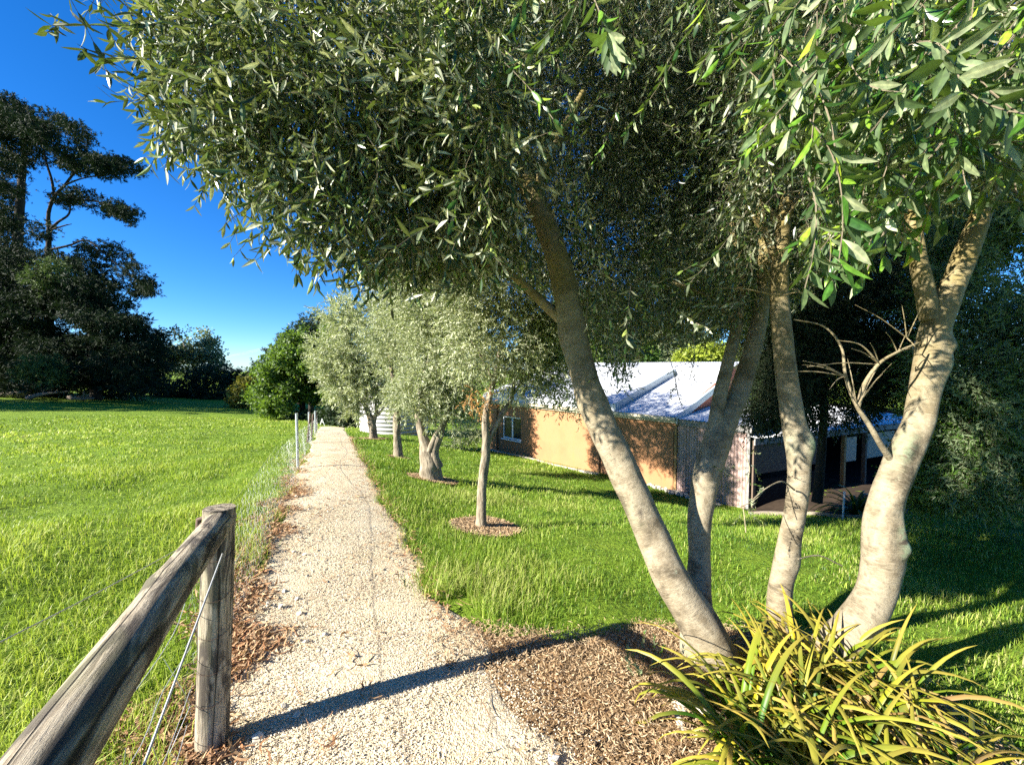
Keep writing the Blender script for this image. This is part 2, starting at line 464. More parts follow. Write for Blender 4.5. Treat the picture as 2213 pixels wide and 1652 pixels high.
def grass_blade(name, cols, tr):
    t = Nt(name); r = t.attr('rnd').outputs['Fac']
    c = t.ramp(r, [(i / (len(cols) - 1), k) for i, k in enumerate(cols)])
    ht = t.attr('aux').outputs['Fac']
    b = t.bsdf(c, .5, .3)
    x = t.n('BsdfTranslucent'); t.l(t.mix(.5, t.mix(1.0, c, (1.9, 1.8, 1.2), 'MULTIPLY'), tr), x.inputs['Color'])
    mx = t.n('MixShader'); mx.inputs['Fac'].default_value = .28
    t.l(b, mx.inputs[1]); t.l(x.outputs[0], mx.inputs[2]); return t.done(mx.outputs[0])
M['meadow_blade'] = grass_blade('meadow grass blade', [(.05, .105, .012), (.135, .21, .024), (.24, .325, .040), (.38, .45, .07), (.48, .44, .18)], (.26, .42, .03))
M['lawn_blade'] = grass_blade('lawn grass blade', [(.024, .065, .008), (.07, .145, .014), (.145, .24, .022), (.27, .35, .045), (.42, .38, .17)], (.24, .44, .02))

def ground_mat():
    t = Nt('grassy ground'); v = t.coords()
    big = t.noise(v, .22, 5, .6, .3)
    mid = t.noise(v, 2.2, 5, .65, .5); fine = t.noise(t.coords(None, (1, .55, 1)), 22, 5, .7)
    c = t.ramp(mid, [(.28, (.07, .13, .012)), (.5, (.14, .22, .020)), (.72, (.22, .30, .032))])
    c = t.mix(t.ramp(big, [(.4, 0.0), (.7, .5)]), c, (.20, .30, .025))
    c = t.mix(t.ramp(fine, [(.3, .6), (.52, 0.0)]), c, (.045, .10, .01))
    c = t.mix(t.ramp(fine, [(.58, 0.0), (.75, .45)]), c, (.27, .36, .05))
    far = t.noise(v, 5.5, 5, .7)
    h = t.mix(.5, fine, far)
    return t.done(t.bsdf(c, .9, .1, t.bump(h, 1.0, .10)))
M['ground'] = ground_mat()

def path_mat():
    t = Nt('crushed limestone path'); v = t.coords()
    vo = t.n('TexVoronoi'); vo.inputs['Scale'].default_value = 62; t.l(v, vo.inputs['Vector'])
    vo2 = t.n('TexVoronoi'); vo2.inputs['Scale'].default_value = 120; t.l(v, vo2.inputs['Vector'])
    big = t.noise(v, 1.6, 5, .65, .4); fine = t.noise(v, 150, 4, .7)
    c = t.ramp(big, [(.3, (.52, .43, .27)), (.5, (.64, .54, .37)), (.7, (.72, .64, .47))])
    c = t.mix(.4, c, t.mix(1.0, c, t.ramp(vo.outputs['Color'], [(.2, (.55, .52, .48)), (.8, (1.2, 1.2, 1.2))]), 'MULTIPLY'))
    st = t.noise(t.coords(None, (1, 1, 1)), 7, 6, .7, .6)
    c = t.mix(t.ramp(st, [(.58, 0.0), (.72, .6)]), c, (.30, .20, .12))
    c = t.mix(t.ramp(vo.outputs['Distance'], [(.40, 0.0), (.85, .6)]), c, (.30, .23, .14))
    h = t.mix(.5, vo.outputs['Distance'], vo2.outputs['Distance']); h = t.mix(.3, h, fine)
    inv = t.math('SUBTRACT', 1.0, h)
    return t.done(t.bsdf(c, .9, .15, t.bump(inv, .9, .012)))
M['path'] = path_mat()

def mulch_mat():
    t = Nt('bark mulch soil'); v = t.coords()
    a = t.noise(v, 55, 6, .75, 1.2); b = t.noise(v, 3, 4, .6)
    c = t.ramp(a, [(.3, (.11, .07, .035)), (.5, (.27, .17, .085)), (.7, (.40, .28, .15))])
    c = t.mix(t.ramp(b, [(.45, 0.0), (.7, .5)]), c, (.27, .14, .06))
    return t.done(t.bsdf(c, .95, .1, t.bump(a, 1.0, .02)))
M['mulch'] = mulch_mat()
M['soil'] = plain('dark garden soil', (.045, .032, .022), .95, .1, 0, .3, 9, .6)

def byrnd(name, cols, rough=.85, spec=.15, transl=0.0):
    t = Nt(name); r = t.attr('rnd').outputs['Fac']
    c = t.ramp(r, [(i / (len(cols) - 1), k) for i, k in enumerate(cols)])
    b = t.bsdf(c, rough, spec)
    if not transl: return t.done(b)
    x = t.n('BsdfTranslucent'); t.l(t.mix(1.0, c, (1.5, 1.5, 1.0), 'MULTIPLY'), x.inputs['Color'])
    mx = t.n('MixShader'); mx.inputs['Fac'].default_value = transl
    t.l(b, mx.inputs[1]); t.l(x.outputs[0], mx.inputs[2]); return t.done(mx.outputs[0])
M['pebble'] = byrnd('limestone pebble', [(.38, .30, .19), (.58, .48, .33), (.68, .59, .43), (.50, .44, .34), (.76, .68, .53)])
M['litter'] = byrnd('dry leaf litter', [(.16, .085, .045), (.28, .15, .075), (.40, .25, .13), (.50, .36, .21), (.34, .15, .065)], .8, .2, .15)
M['chips'] = byrnd('wood chip mulch', [(.19, .125, .065), (.30, .205, .11), (.40, .285, .165), (.48, .37, .235), (.33, .19, .09)], .9, .1, 0)
M['rock'] = plain('grey rock', (.3, .29, .27), .85, .2, 0, .2, 25, .4)

def strap_mat():
    t = Nt('strap leaf')
    r = t.attr('rnd').outputs['Fac']; along = t.attr('aux').outputs['Fac']
    c = t.ramp(r, [(.0, (.018, .055, .008)), (.25, (.04, .115, .009)), (.45, (.09, .185, .009)), (.6, (.19, .235, .008)), (.72, (.36, .285, .008)), (.8, (.32, .20, .07)), (.92, (.36, .26, .14)), (1.0, (.24, .14, .07))])
    tip = t.ramp(t.math('ADD', along, t.math('MULTIPLY', t.noise(t.coords(), 5, 3), .3)), [(.55, 0.0), (1.1, .75)])
    c = t.mix(tip, c, (.50, .38, .07))
    s = t.noise(t.coords('tc', (260, 4, 1)), 1.0, 2)
    c = t.mix(t.ramp(s, [(.35, .3), (.6, 0.0)]), c, t.mix(1.0, c, (.6, .65, .5), 'MULTIPLY'))
    b = t.bsdf(c, .42, .28)
    x = t.n('BsdfTranslucent'); t.l(t.mix(1.0, c, (1.6, 1.5, .8), 'MULTIPLY'), x.inputs['Color'])
    mx = t.n('MixShader'); mx.inputs['Fac'].default_value = .28
    t.l(b, mx.inputs[1]); t.l(x.outputs[0], mx.inputs[2]); return t.done(mx.outputs[0])
M['strap'] = strap_mat()

def contrail_mat():
    t = Nt('thin contrail cloud'); v = t.coords(None, (.004, .004, .02))
    nz = t.noise(v, 1.5, 4, .6)
    d = t.n('BsdfDiffuse'); d.inputs['Color'].default_value = (.95, .95, .95, 1)
    tl = t.n('BsdfTranslucent'); tl.inputs['Color'].default_value = (.95, .95, .95, 1)
    ad = t.n('MixShader'); t.l(d.outputs[0], ad.inputs[1]); t.l(tl.outputs[0], ad.inputs[2])
    tr = t.n('BsdfTransparent'); mx = t.n('MixShader')
    t.l(t.ramp(nz, [(.3, .03), (.7, .16)]), mx.inputs['Fac'])
    t.l(tr.outputs[0], mx.inputs[1]); t.l(ad.outputs[0], mx.inputs[2]); return t.done(mx.outputs[0])
M['contrail'] = contrail_mat()
# ------------------------------------------------------------------ terrain
PA = R(-25.0)                                        # the path runs 25 degrees left of the view
PU = np.array([math.sin(PA), math.cos(PA)]); PV = np.array([math.cos(PA), -math.sin(PA)])
def uv(x, y): return x * PU[0] + y * PU[1], x * PV[0] + y * PV[1]
def xy(u, v): return u * PU[0] + v * PV[0], u * PU[1] + v * PV[1]

HC = np.array([4.94, 11.8]); H1 = np.array([-.695, .719]); H2 = np.array([.719, .695]); HZ = -2.25   # house corner, along the wall, into the house

CTRL = [P(455, 1622, 1.64), P(717, 1300, 2.83), P(717, 1100, 4.88), P(715, 1000, 8.0), P(716, 950, 13.65), P(713, 925, 20.8),
        (0, 0, 0), (-1, -1, 0), (1, 0, -.03), (0, 1.65, .0), (1.2, 2.25, -.13), (2.4, 2.2, -.18), (3.2, 2.2, -.25), P(2213, 1330, 3.3),
        P(1040, 1138, 5.07), P(930, 1032, 8.0), P(858, 985, 10.5), P(805, 948, 14.6),
        (4.94, 11.8, HZ), (2, 14.84, HZ), (-.76, 17.7, HZ), (6.3, 10.4, HZ), (9, 16, HZ), (4, 20, HZ), (12, 12.5, -2.25),
        P(1753, 1100, 9.6), P(1843, 1121, 8.5), P(2000, 1100, 7.5), P(2213, 1080, 8.0),
        P(830, 937, 19.4), P(0, 853, 40), P(300, 873, 36), P(600, 902, 33), P(-300, 840, 40), P(0, 1100, 5), P(0, 950, 14), P(300, 950, 13), P(-250, 1200, 3.2),
        P(500, 950, 13.5), P(450, 1050, 6.6),
        (-60, 60, -2.6), (-20, 60, -4.6), (0, 45, -4.4), (30, 45, -4), (30, 20, -2.6), (-60, 15, -1.2), (-20, -5, .0), (15, 0, -.8), (8, 3, -.6), (0, -8, .2), (-12, 2, -.2)]
for ang in range(0, 360, 30):
    CTRL.append((150 * math.cos(R(ang)), 150 * math.sin(R(ang)), -5.0))
    CTRL.append((700 * math.cos(R(ang)), 700 * math.sin(R(ang)), -9.0))
CTRL = np.array([np.array(c, float) for c in CTRL])
def _phi(r): return -np.sqrt(r * r + 1.2)
def _fit():
    X = CTRL[:, :2]; n = len(X)
    A = _phi(np.linalg.norm(X[:, None] - X[None], axis=-1)) + np.eye(n) * 0.03
    Pm = np.hstack([np.ones((n, 1)), X / 100])
    K = np.block([[A, Pm], [Pm.T, np.zeros((3, 3))]])
    return np.linalg.solve(K, np.concatenate([CTRL[:, 2], np.zeros(3)]))
WT = _fit()
def Z(x, y, bumps=True):
    x = np.asarray(x, float); y = np.asarray(y, float); sh = np.broadcast(x, y).shape
    q = np.stack([np.broadcast_to(x, sh).ravel(), np.broadcast_to(y, sh).ravel()], -1)
    out = np.zeros(len(q)); n = len(CTRL)
    for s in range(0, len(q), 200000):
        c = q[s:s + 200000]
        out[s:s + 200000] = _phi(np.linalg.norm(c[:, None] - CTRL[None, :, :2], axis=-1)) @ WT[:n] + WT[n] + (c / 100) @ WT[n + 1:]
    if bumps:
        u, v = uv(q[:, 0], q[:, 1])
        m = np.clip((np.abs(v - .06) - 1.0) / .8, 0, 1)
        p3 = np.stack([q[:, 0], q[:, 1], q[:, 0] * 0], -1)
        d = np.linalg.norm(q, axis=-1)
        out += m * (.020 * noise3(p3, 3, 3.4) * np.clip(16 / (d + 1), 0, 1) + .035 * noise3(p3, 4, .8) + .03 * noise3(p3, 5, 1.7))
        out -= .10 * np.exp(-(((q[:, 0] - .75) / .5) ** 2 + ((q[:, 1] - 2.75) / .35) ** 2)) * 0
    return out.reshape(sh)
def G(x, y): return float(Z(np.array([x]), np.array([y]))[0])
def gp(px, py, d):
    """ground point under the photo position at that depth"""
    p = P(px, py, d); return np.array([p[0], p[1], G(p[0], p[1])])

# ground sheet: rings round the camera, finer near it
na, nr = 300, 150
rad = 0.25 * (900 / 0.25) ** (np.arange(nr) / (nr - 1))
ang = np.linspace(0, 2 * np.pi, na, endpoint=False)
gx = (rad[:, None] * np.sin(ang)[None]); gy = rad[:, None] * np.cos(ang)[None]
gz = Z(gx, gy)
i = np.arange(nr - 1)[:, None] * na; j = np.arange(na)[None]; j2 = (j + 1) % na
mb = MB(); mb.add(np.stack([gx, gy, gz], -1).reshape(-1, 3), np.stack([i + j, i + na + j, i + na + j2, i + j2], -1).reshape(-1, 4)[:, ::-1])
c = len(gx.ravel()); mb.add(np.vstack([np.stack([gx[0], gy[0], gz[0]], -1), [[0, 0, G(0, 0)]]]), np.array([[k, (k + 1) % na, na] for k in range(na)])[:, ::-1])
ground = mb.build('ground', M['ground'], smooth=True); tag(ground, kind='structure')

# gravel path: a sheet with ragged edges lying on the ground
PVL, PVR = -.60, .68
def pedge(u, s):
    p3 = np.stack([u, u * 0 + s, u * 0], -1)
    return .045 * noise3(p3, 21 + s, 9) + .06 * noise3(p3, 31 + s, 2.2)
us = np.concatenate([np.arange(-2.5, 8, .06), np.arange(8, 24.5, .2)]); nv = 26
tt = np.linspace(0, 1, nv)
vl = PVL + pedge(us, 0); vr = PVR + pedge(us, 1) * (1 + 1.3 * np.exp(-((us - 1.3) / .8) ** 2)) + .20 * np.exp(-((us - 1.4) / .8) ** 2)
vr = vr - np.clip((us - 17) / 7, 0, 1) * .1
vv = vl[:, None] * (1 - tt) + vr[:, None] * tt
px_, py_ = xy(us[:, None], vv)
pz = Z(px_, py_, False) + .016 + .010 * np.sin(np.pi * tt)[None] + .004 * noise3(np.stack([px_, py_, px_ * 0], -1), 8, 9)
pz[:, 0] -= .03; pz[:, -1] -= .03
n = len(us); i = np.arange(n - 1)[:, None] * nv; j = np.arange(nv - 1)[None]
mb = MB(); mb.add(np.stack([px_, py_, pz], -1).reshape(-1, 3), np.stack([i + j, i + j + 1, i + nv + j + 1, i + nv + j], -1).reshape(-1, 4))
path = mb.build('path', M['path'], smooth=True); tag(path, kind='structure')

# mulch bed beside the path round the big olive
BED = [(-.78, 2.62), (-.45, 2.50), (.05, 2.38), (.35, 2.36), (.62, 2.44), (.95, 2.55), (1.4, 2.62), (1.9, 2.5), (2.15, 2.2), (2.2, 1.8), (2.05, 1.3), (1.9, .4), (1.8, -1.2), (.6, -1.2), (.05, .6), (-.12, 1.3), (-.4, 2.0)]
def sheet(name, poly, mat, lift, step=.05, rag=.05, seed=0):
    """a flat sheet on the ground inside a polygon"""
    p = np.array(poly); lo = p.min(0) - .1; hi = p.max(0) + .1
    X, Y = np.meshgrid(np.arange(lo[0], hi[0], step), np.arange(lo[1], hi[1], step), indexing='ij')
    r3 = np.stack([X, Y, X * 0], -1)
    ins = inpoly(X + rag * noise3(r3, seed, 14), Y + rag * noise3(r3, seed + 1, 14), poly)
    z = Z(X, Y) + lift + .006 * noise3(r3, seed + 2, 20)
    ids = np.arange(X.size).reshape(X.shape)
    q = np.stack([ids[:-1, :-1], ids[1:, :-1], ids[1:, 1:], ids[:-1, 1:]], -1).reshape(-1, 4)
    k = (ins[:-1, :-1] & ins[1:, :-1] & ins[1:, 1:] & ins[:-1, 1:]).ravel()
    q = q[k]; u_, inv = np.unique(q, return_inverse=True)
    mb = MB(); mb.add(np.stack([X, Y, z], -1).reshape(-1, 3)[u_], inv.reshape(-1, 4))
    o = mb.build(name, mat, smooth=True); tag(o, kind='structure'); return o
sheet('mulch_bed', BED, M['mulch'], .014, .035, .05, 50)

OT = {'a': gp(1040, 1138, 5.07), 'b': gp(930, 1032, 8.0), 'c': gp(860, 986, 10.5), 'd': gp(806, 949, 14.6)}   # the row of small olives
RINGS = [(OT['a'], .46, .46), (OT['b'], .52, .4), (OT['c'], .35, .3), (OT['d'], .55, .5)]
for k, (o, a, b) in enumerate(RINGS):
    th = np.linspace(0, 2 * np.pi, 24, endpoint=False)
    poly = [(o[0] + .05 + a * math.cos(t) * (1 + .08 * math.sin(3 * t + k)), o[1] + b * math.sin(t)) for t in th]
    sheet('mulch_ring', poly, M['mulch'], .02, .03, .02, 60 + k)

def inhouse(x, y):
    dx = x - HC[0]; dy = y - HC[1]
    s = dx * H1[0] + dy * H1[1]; w = dx * H2[0] + dy * H2[1]
    return (s > -2.2) & (s < 12) & (w > -.12)

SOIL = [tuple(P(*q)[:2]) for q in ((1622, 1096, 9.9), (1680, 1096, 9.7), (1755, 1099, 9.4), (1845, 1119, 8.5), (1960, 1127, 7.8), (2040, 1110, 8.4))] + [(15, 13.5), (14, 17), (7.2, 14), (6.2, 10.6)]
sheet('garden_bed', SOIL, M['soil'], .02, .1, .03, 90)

# grass blades, thinning and broadening with distance
def blades(side):
    V = []; rn = []; ax = []
    bands = [(.7, 1.6, 4600, .0036, .07), (1.6, 2.8, 4200, .004, .07), (2.8, 4.5, 3200, .0046, .068), (4.5, 7.5, 1700, .0065, .066), (7.5, 13, 640, .010, .066), (13, 22, 200, .02, .07), (22, 40, 60, .04, .085)]
    for (r0, r1, dens, w, h) in bands:
        amax = R(80 if r1 < 8 else 66); area = amax * (r1 ** 2 - r0 ** 2)
        n = int(area * dens)
        r = np.sqrt(RNG.uniform(r0 ** 2, r1 ** 2, n)); a = RNG.uniform(-amax, amax, n)
        x = r * np.sin(a); y = r * np.cos(a); u, v = uv(x, y)
        p3 = np.stack([x, y, x * 0], -1); p2 = np.stack([u, u * 0, u * 0], -1)
        if side == 0:
            k = (v < PVL - .02 + pedge(u, 0) + RNG.normal(0, .05, n)) & (r < 38)
            edge = -(v - PVL)
        else:
            e = PVR - .06 + pedge(u, 1) + RNG.normal(0, .05, n)
            k = (v > e) & ~(inpoly(x + RNG.normal(0, .05, n), y + RNG.normal(0, .05, n), BED)) & ~inhouse(x, y) & (r < 24)
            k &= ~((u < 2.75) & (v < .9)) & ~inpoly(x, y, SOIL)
            for (o, ra, rb) in RINGS: k &= (((x - o[0] - .05) / ra) ** 2 + ((y - o[1]) / rb) ** 2 > 1 + RNG.normal(0, .12, n))
            edge = v - PVR
        cl = noise3(p3, 40 + side, 5.0) + .7 * noise3(p3, 44 + side, 1.4)
        k &= RNG.uniform(0, 1, n) < np.clip(.85 + .3 * cl, .35, 1)
        x, y, cl, edge = x[k], y[k], cl[k], edge[k]; n = len(x)
        if n == 0: continue
        z = Z(x, y) - .006
        hh = h * RNG.uniform(.45, 1.35, n) * (1 + .28 * cl) * (1 + .55 * np.exp(-np.clip(edge, 0, 9) / .3))
        hh = np.clip(hh, .02, .3); ww = w * RNG.uniform(.7, 1.3, n)
        q = RNG.uniform(0, 6.283, n); lean = RNG.uniform(.15, .95, n)
        lx = np.cos(q) * lean; ly = np.sin(q) * lean
        q2 = q + np.pi / 2 + RNG.normal(0, .5, n)
        sx = np.cos(q2) * ww / 2; sy = np.sin(q2) * ww / 2
        b = np.stack([x, y, z], -1)
        m1 = b + np.stack([lx * hh * .28, ly * hh * .28, hh * .6], -1)
        tp = b + np.stack([lx * hh * .95, ly * hh * .95, hh * (1.02 - .25 * lean)], -1)
        s = np.stack([sx, sy, sx * 0], -1)
        V.append(np.stack([b - s, b + s, m1 + s * .8, m1 - s * .8, tp], 1))
        pt_ = np.stack([x, y, x * 0], -1); dryp = np.clip(noise3(pt_, 49, 1.0) - .55, 0, 1.2) * (1.0 if side else .35)
        hh *= (1 - .38 * np.clip(dryp, 0, 1)) * (1 + .55 * np.clip(noise3(pt_, 52, 1.6) - .9, 0, 1))
        base = np.clip(.40 + .26 * dryp + .10 * noise3(np.stack([x, y, x * 0], -1), 47, .55) + .13 * cl + RNG.normal(0, .20, n), 0, .88)
        dry = RNG.uniform(0, 1, n) < .03 + .16 * np.clip(dryp, 0, 1)
        base[dry] = RNG.uniform(.88, 1, dry.sum())
        rn.append(np.repeat(base[:, None], 5, 1)); ax.append(np.repeat(np.array([[0, 0, .6, .6, 1.0]]), n, 0))
    V = np.concatenate(V); rn = np.concatenate(rn); ax = np.concatenate(ax); n = len(V)
    off = (np.arange(n) * 5)[:, None]
    mb = MB(); mb.add(V.reshape(-1, 3), np.array([[0, 1, 2, 3]]) + off, rn.reshape(-1), None, 0, ax.reshape(-1))
    mb.F.append(np.array([[3, 2, 4]]) + off); mb.M.append(np.zeros(n, int))
    return mb
o = blades(0).build('meadow_grass', M['meadow_blade']); tag(o, 'bright green grazed meadow grass filling the paddock left of the fence', 'grass', kind='stuff')
o = blades(1).build('lawn_grass', M['lawn_blade']); tag(o, 'lush green lawn grass sloping from the path down to the ochre wall', 'grass', kind='stuff')

# pebbles on the near path
def ico():
    g = (1 + 5 ** .5) / 2
    v = norm(np.array([[-1, g, 0], [1, g, 0], [-1, -g, 0], [1, -g, 0], [0, -1, g], [0, 1, g], [0, -1, -g], [0, 1, -g], [g, 0, -1], [g, 0, 1], [-g, 0, -1], [-g, 0, 1]], float))
    f = np.array([[0, 11, 5], [0, 5, 1], [0, 1, 7], [0, 7, 10], [0, 10, 11], [1, 5, 9], [5, 11, 4], [11, 10, 2], [10, 7, 6], [7, 1, 8], [3, 9, 4], [3, 4, 2], [3, 2, 6], [3, 6, 8], [3, 8, 9], [4, 9, 5], [2, 4, 11], [6, 2, 10], [8, 6, 7], [9, 8, 1]])
    return v, f
IV, IF = ico()
def stones(mb, x, y, z, size, flat=.6, rn=None):
    n = len(x); s = np.broadcast_to(size, (n,))
    M3 = frames(norm(RNG.normal(size=(n, 3)) * .5 + np.array([0, 0, 1.0])))
    sc3 = np.stack([RNG.uniform(.7, 1.25, n), RNG.uniform(.7, 1.25, n), RNG.uniform(flat * .7, flat * 1.2, n)], -1) * s[:, None]
    V = IV[None] * (1 + RNG.uniform(-.22, .22, (n, 12, 1))) * sc3[:, None]
    V = np.einsum('nij,nvj->nvi', M3, V) + np.stack([x, y, z], -1)[:, None]
    rn = RNG.uniform(0, 1, n) if rn is None else rn
    mb.add(V.reshape(-1, 3), (IF[None] + (np.arange(n) * 12)[:, None, None]).reshape(-1, 3), np.repeat(rn, 12))
mb = MB()
for (u0, u1, dens, s0, s1) in ((.9, 2.2, 12000, .0022, .0052), (2.2, 3.4, 7000, .0025, .0055), (3.4, 5.2, 1300, .004, .0075), (5.2, 9, 260, .006, .010)):
    n = int((u1 - u0) * 1.5 * dens); u = RNG.uniform(u0, u1, n); v = RNG.uniform(-.55, 1.05 if u0 < 2 else .68, n)
    fade = np.clip((v - PVL - .02) / .22, .12, 1) * np.clip((PVR + .42 * np.exp(-((u - 1.5) / .8) ** 2) - v) / .45, 0, 1)
    k = RNG.uniform(0, 1, n) < fade; u, v = u[k], v[k]; x, y = xy(u, v)
    tt_ = np.clip((v - PVL) / (PVR - PVL), 0, 1)
    sz = s0 + (s1 - s0) * RNG.beta(1.2, 3, len(u))
    stones(mb, x, y, Z(x, y, False) + .020 + .010 * np.sin(np.pi * tt_) + sz * RNG.uniform(-.3, .35, len(u)) + .014 * np.clip((v - PVR) / .1, 0, 1), sz)
n = 24; u = RNG.uniform(1.2, 6, n); v = RNG.uniform(-.5, -.05, n); x, y = xy(u, v)
stones(mb, x, y, Z(x, y, False) + .03, RNG.uniform(.012, .026, n), .5, RNG.uniform(.7, 1, n))
o = mb.build('gravel', M['pebble']); tag(o, 'pale crushed limestone gravel covering the path', 'gravel', kind='stuff')

# dry leaves and bark chips: short curled strips
def strips(mb, x, y, z, L, W, tilt=.35, curl=1.0, rn=None):
    n = len(x); L = np.broadcast_to(L, (n,)); W = np.broadcast_to(W, (n,))
    q = RNG.uniform(0, 6.283, n); e = RNG.normal(0, tilt, n); cv = RNG.normal(0, curl, n); up = RNG.uniform(-.6, 1.2, n)
    t = np.linspace(-.5, .5, 5); wv = np.array([.35, .9, 1, .85, .15])
    V = np.zeros((n, 5, 2, 3)); roll = RNG.normal(0, .6, n)
    for k in range(5):
        a = q + cv * t[k]
        cx = x + np.cos(q) * L * t[k] - np.sin(q) * L * cv * t[k] ** 2
        cy = y + np.sin(q) * L * t[k] + np.cos(q) * L * cv * t[k] ** 2
        cz = z + L * t[k] * np.sin(e) + up * L * (t[k] ** 2) * .7
        for s, sg in ((0, -1), (1, 1)):
            V[:, k, s, 0] = cx - np.sin(a) * W * .5 * wv[k] * sg * np.cos(roll)
            V[:, k, s, 1] = cy + np.cos(a) * W * .5 * wv[k] * sg * np.cos(roll)
            V[:, k, s, 2] = cz + sg * W * .5 * wv[k] * np.sin(roll)
    Q = np.array([[2 * k, 2 * k + 1, 2 * k + 3, 2 * k + 2] for k in range(4)])
    rn = RNG.uniform(0, 1, n) if rn is None else rn
    mb.add(V.reshape(-1, 3), (Q[None] + (np.arange(n) * 10)[:, None, None]).reshape(-1, 4), np.repeat(rn, 10))
mb = MB()
n = 7500; u = 1.0 + 11 * RNG.beta(.8, 2.6, n); v = PVL + RNG.normal(-.02, .10, n) + .17 * np.clip(noise3(np.stack([u, u * 0, u * 0], -1), 70, 6), -.5, 1)
k = (v > -.95); u, v = u[k], v[k]; x, y = xy(u, v); strips(mb, x, y, Z(x, y) + .03 + RNG.uniform(0, .018, len(x)), RNG.uniform(.03, .085, len(x)), RNG.uniform(.006, .014, len(x)))
n = 2600; u = 1.2 + 20 * RNG.beta(.8, 1.8, n); v = RNG.uniform(PVL, PVR, n); cl = noise3(np.stack([u * 2, v * 5, u * 0], -1), 71, 1.6); k = cl + RNG.normal(0, .5, n) + np.clip(u - 3, 0, 3) * .12 > .75
u, v = u[k], v[k]; x, y = xy(u, v); strips(mb, x, y, Z(x, y, False) + .042, RNG.uniform(.03, .08, len(x)), RNG.uniform(.005, .012, len(x)), .1)
n = 1500; u = RNG.uniform(2.2, 16, n); v = PVR + RNG.normal(-.02, .07, n); x, y = xy(u, v); strips(mb, x, y, Z(x, y) + .04, RNG.uniform(.03, .08, n), RNG.uniform(.005, .012, n))
n = 170; u = 1.2 + 9 * RNG.beta(.9, 1.6, n); v = RNG.uniform(PVL, PVR + .2, n); x, y = xy(u, v); strips(mb, x, y, Z(x, y, False) + .045, RNG.uniform(.07, .2, n), RNG.uniform(.0025, .004, n), .05, 1.0, RNG.uniform(0, .5, n))
o = mb.build('leaf_litter', M['litter']); tag(o, 'brown dry leaves and bark strips drifted along the fence foot and path edges', 'leaf litter', kind='stuff')
mb = MB()
n = 60000; x = RNG.uniform(-.9, 2.3, n); y = RNG.uniform(.7, 2.75, n); u, v = uv(x, y)
k = inpoly(x + RNG.normal(0, .04, n), y + RNG.normal(0, .04, n), BED) & (RNG.uniform(0, 1, n) < np.clip((v - .50 + .16 * noise3(np.stack([x, y, x * 0], -1), 80, 5)) / .5, .04, 1)); x, y = x[k], y[k]
strips(mb, x, y, Z(x, y) + .036 + RNG.uniform(0, .014, len(x)), RNG.uniform(.010, .034, len(x)), RNG.uniform(.0022, .0055, len(x)))
for (o_, a, b) in RINGS:
    n = int(7000 * a); th = RNG.uniform(0, 6.283, n); rr = np.sqrt(RNG.uniform(0, 1, n)) * 1.02
    x = o_[0] + .05 + a * rr * np.cos(th); y = o_[1] + b * rr * np.sin(th)
    strips(mb, x, y, Z(x, y) + .028, RNG.uniform(.02, .055, n), RNG.uniform(.004, .010, n))
o = mb.build('wood_chips', M['chips']); tag(o, 'brown wood chip mulch round the olive trunks', 'mulch', kind='stuff')
mb = MB(); p = gp(1195, 1700, 1.55); stones(mb, np.array([p[0]]), np.array([p[1]]), np.array([p[2] + .035]), .026, .7)
o = mb.build('stone', M['rock'], smooth=False); tag(o, 'small dark grey stone lying on the edge of gravel and mulch', 'stone')

# ------------------------------------------------------------------ fence along the paddock
def fp(u, v, h):
    x, y = xy(u, v); return np.array([x, y, G(x, y) + h])
fence = thing('paddock_fence', 'weathered timber strainer post and rail with wire netting running along the gravel path', 'fence', tuple(gp(455, 1622, 1.64)))
FO = Off(fence)
pb = np.array(fence.location); pt = P(474, 1096, 1.64)
pt = np.array([pt[0], pt[1], pt[2]])
mb = MB()
cl = np.linspace(0, 1, 24)[:, None] * (pt - pb + np.array([0, 0, .1])) + pb - np.array([0, 0, .1])
hd = np.array([0, 0, 1.0])
tube(mb, cl, np.linspace(.060, .057, 24), 22, .012, seed=3, freq=3, knots=[(.55, [-1, -.3, 0], .006, .05, .2, 0)])
post = FO.build(mb, 'post', M['wood'], True)
# the rail butts over the post top and runs back past the camera
r_end = P(88, 1652, .47); rd = norm(r_end - (pt + np.array([-.012, .02, -.05]))); r0 = pt + np.array([-.012, .02, -.065]) - rd * .05
r1 = r0 + rd * 2.6
mb = MB(); k = np.linspace(0, 1, 40)[:, None]
tube(mb, r0 * (1 - k) + r1 * k + np.array([0, 0, 1]) * .012 * np.sin(k * 5), np.linspace(.051, .041, 40), 26, .015, seed=9, freq=2.5, knots=[(.33, [-.5, -.2, .8], .008, .02, .2, 0)])
FO.build(mb, 'rail', M['wood'], True)
mb = MB(); q = pt + np.array([-.054, -.01, -.04]); tube(mb, [q, q + np.array([-.02, -.008, -.004]), q + np.array([-.022, -.009, -.045])], .011, 8)
FO.build(mb, 'bracket', M['rusty'], True)
mb = MB(); a = pt + np.array([.05, -.055, -.17]); b = fp(-.3, PVL + .1, .12); tube(mb, [a, (a + b) / 2 - np.array([0, 0, .01]), b], .0035, 6)
FO.build(mb, 'brace_wire', M['wire'], True)
g = np.random.default_rng(5)
for h in (.12, .26, .43, .62):
    mb = MB(); pts = []
    for u in np.linspace(-1.2, 2.02, 14): pts.append(fp(u, -.56 + .012 * g.normal(), h + .02 * math.sin(u * 2 + h * 9) + .012 * g.normal()))
    tube(mb, catmull(pts, 3), .0015, 5); FO.build(mb, 'strand', M['wire'], True)
mb = MB(); tube(mb, catmull([P(-300, 1560, .62), P(-40, 1408, .8), P(210, 1280, 1.12), pt + np.array([-.07, -.02, -.12])], 8), .0017, 5); FO.build(mb, 'strand', M['wire'], True)
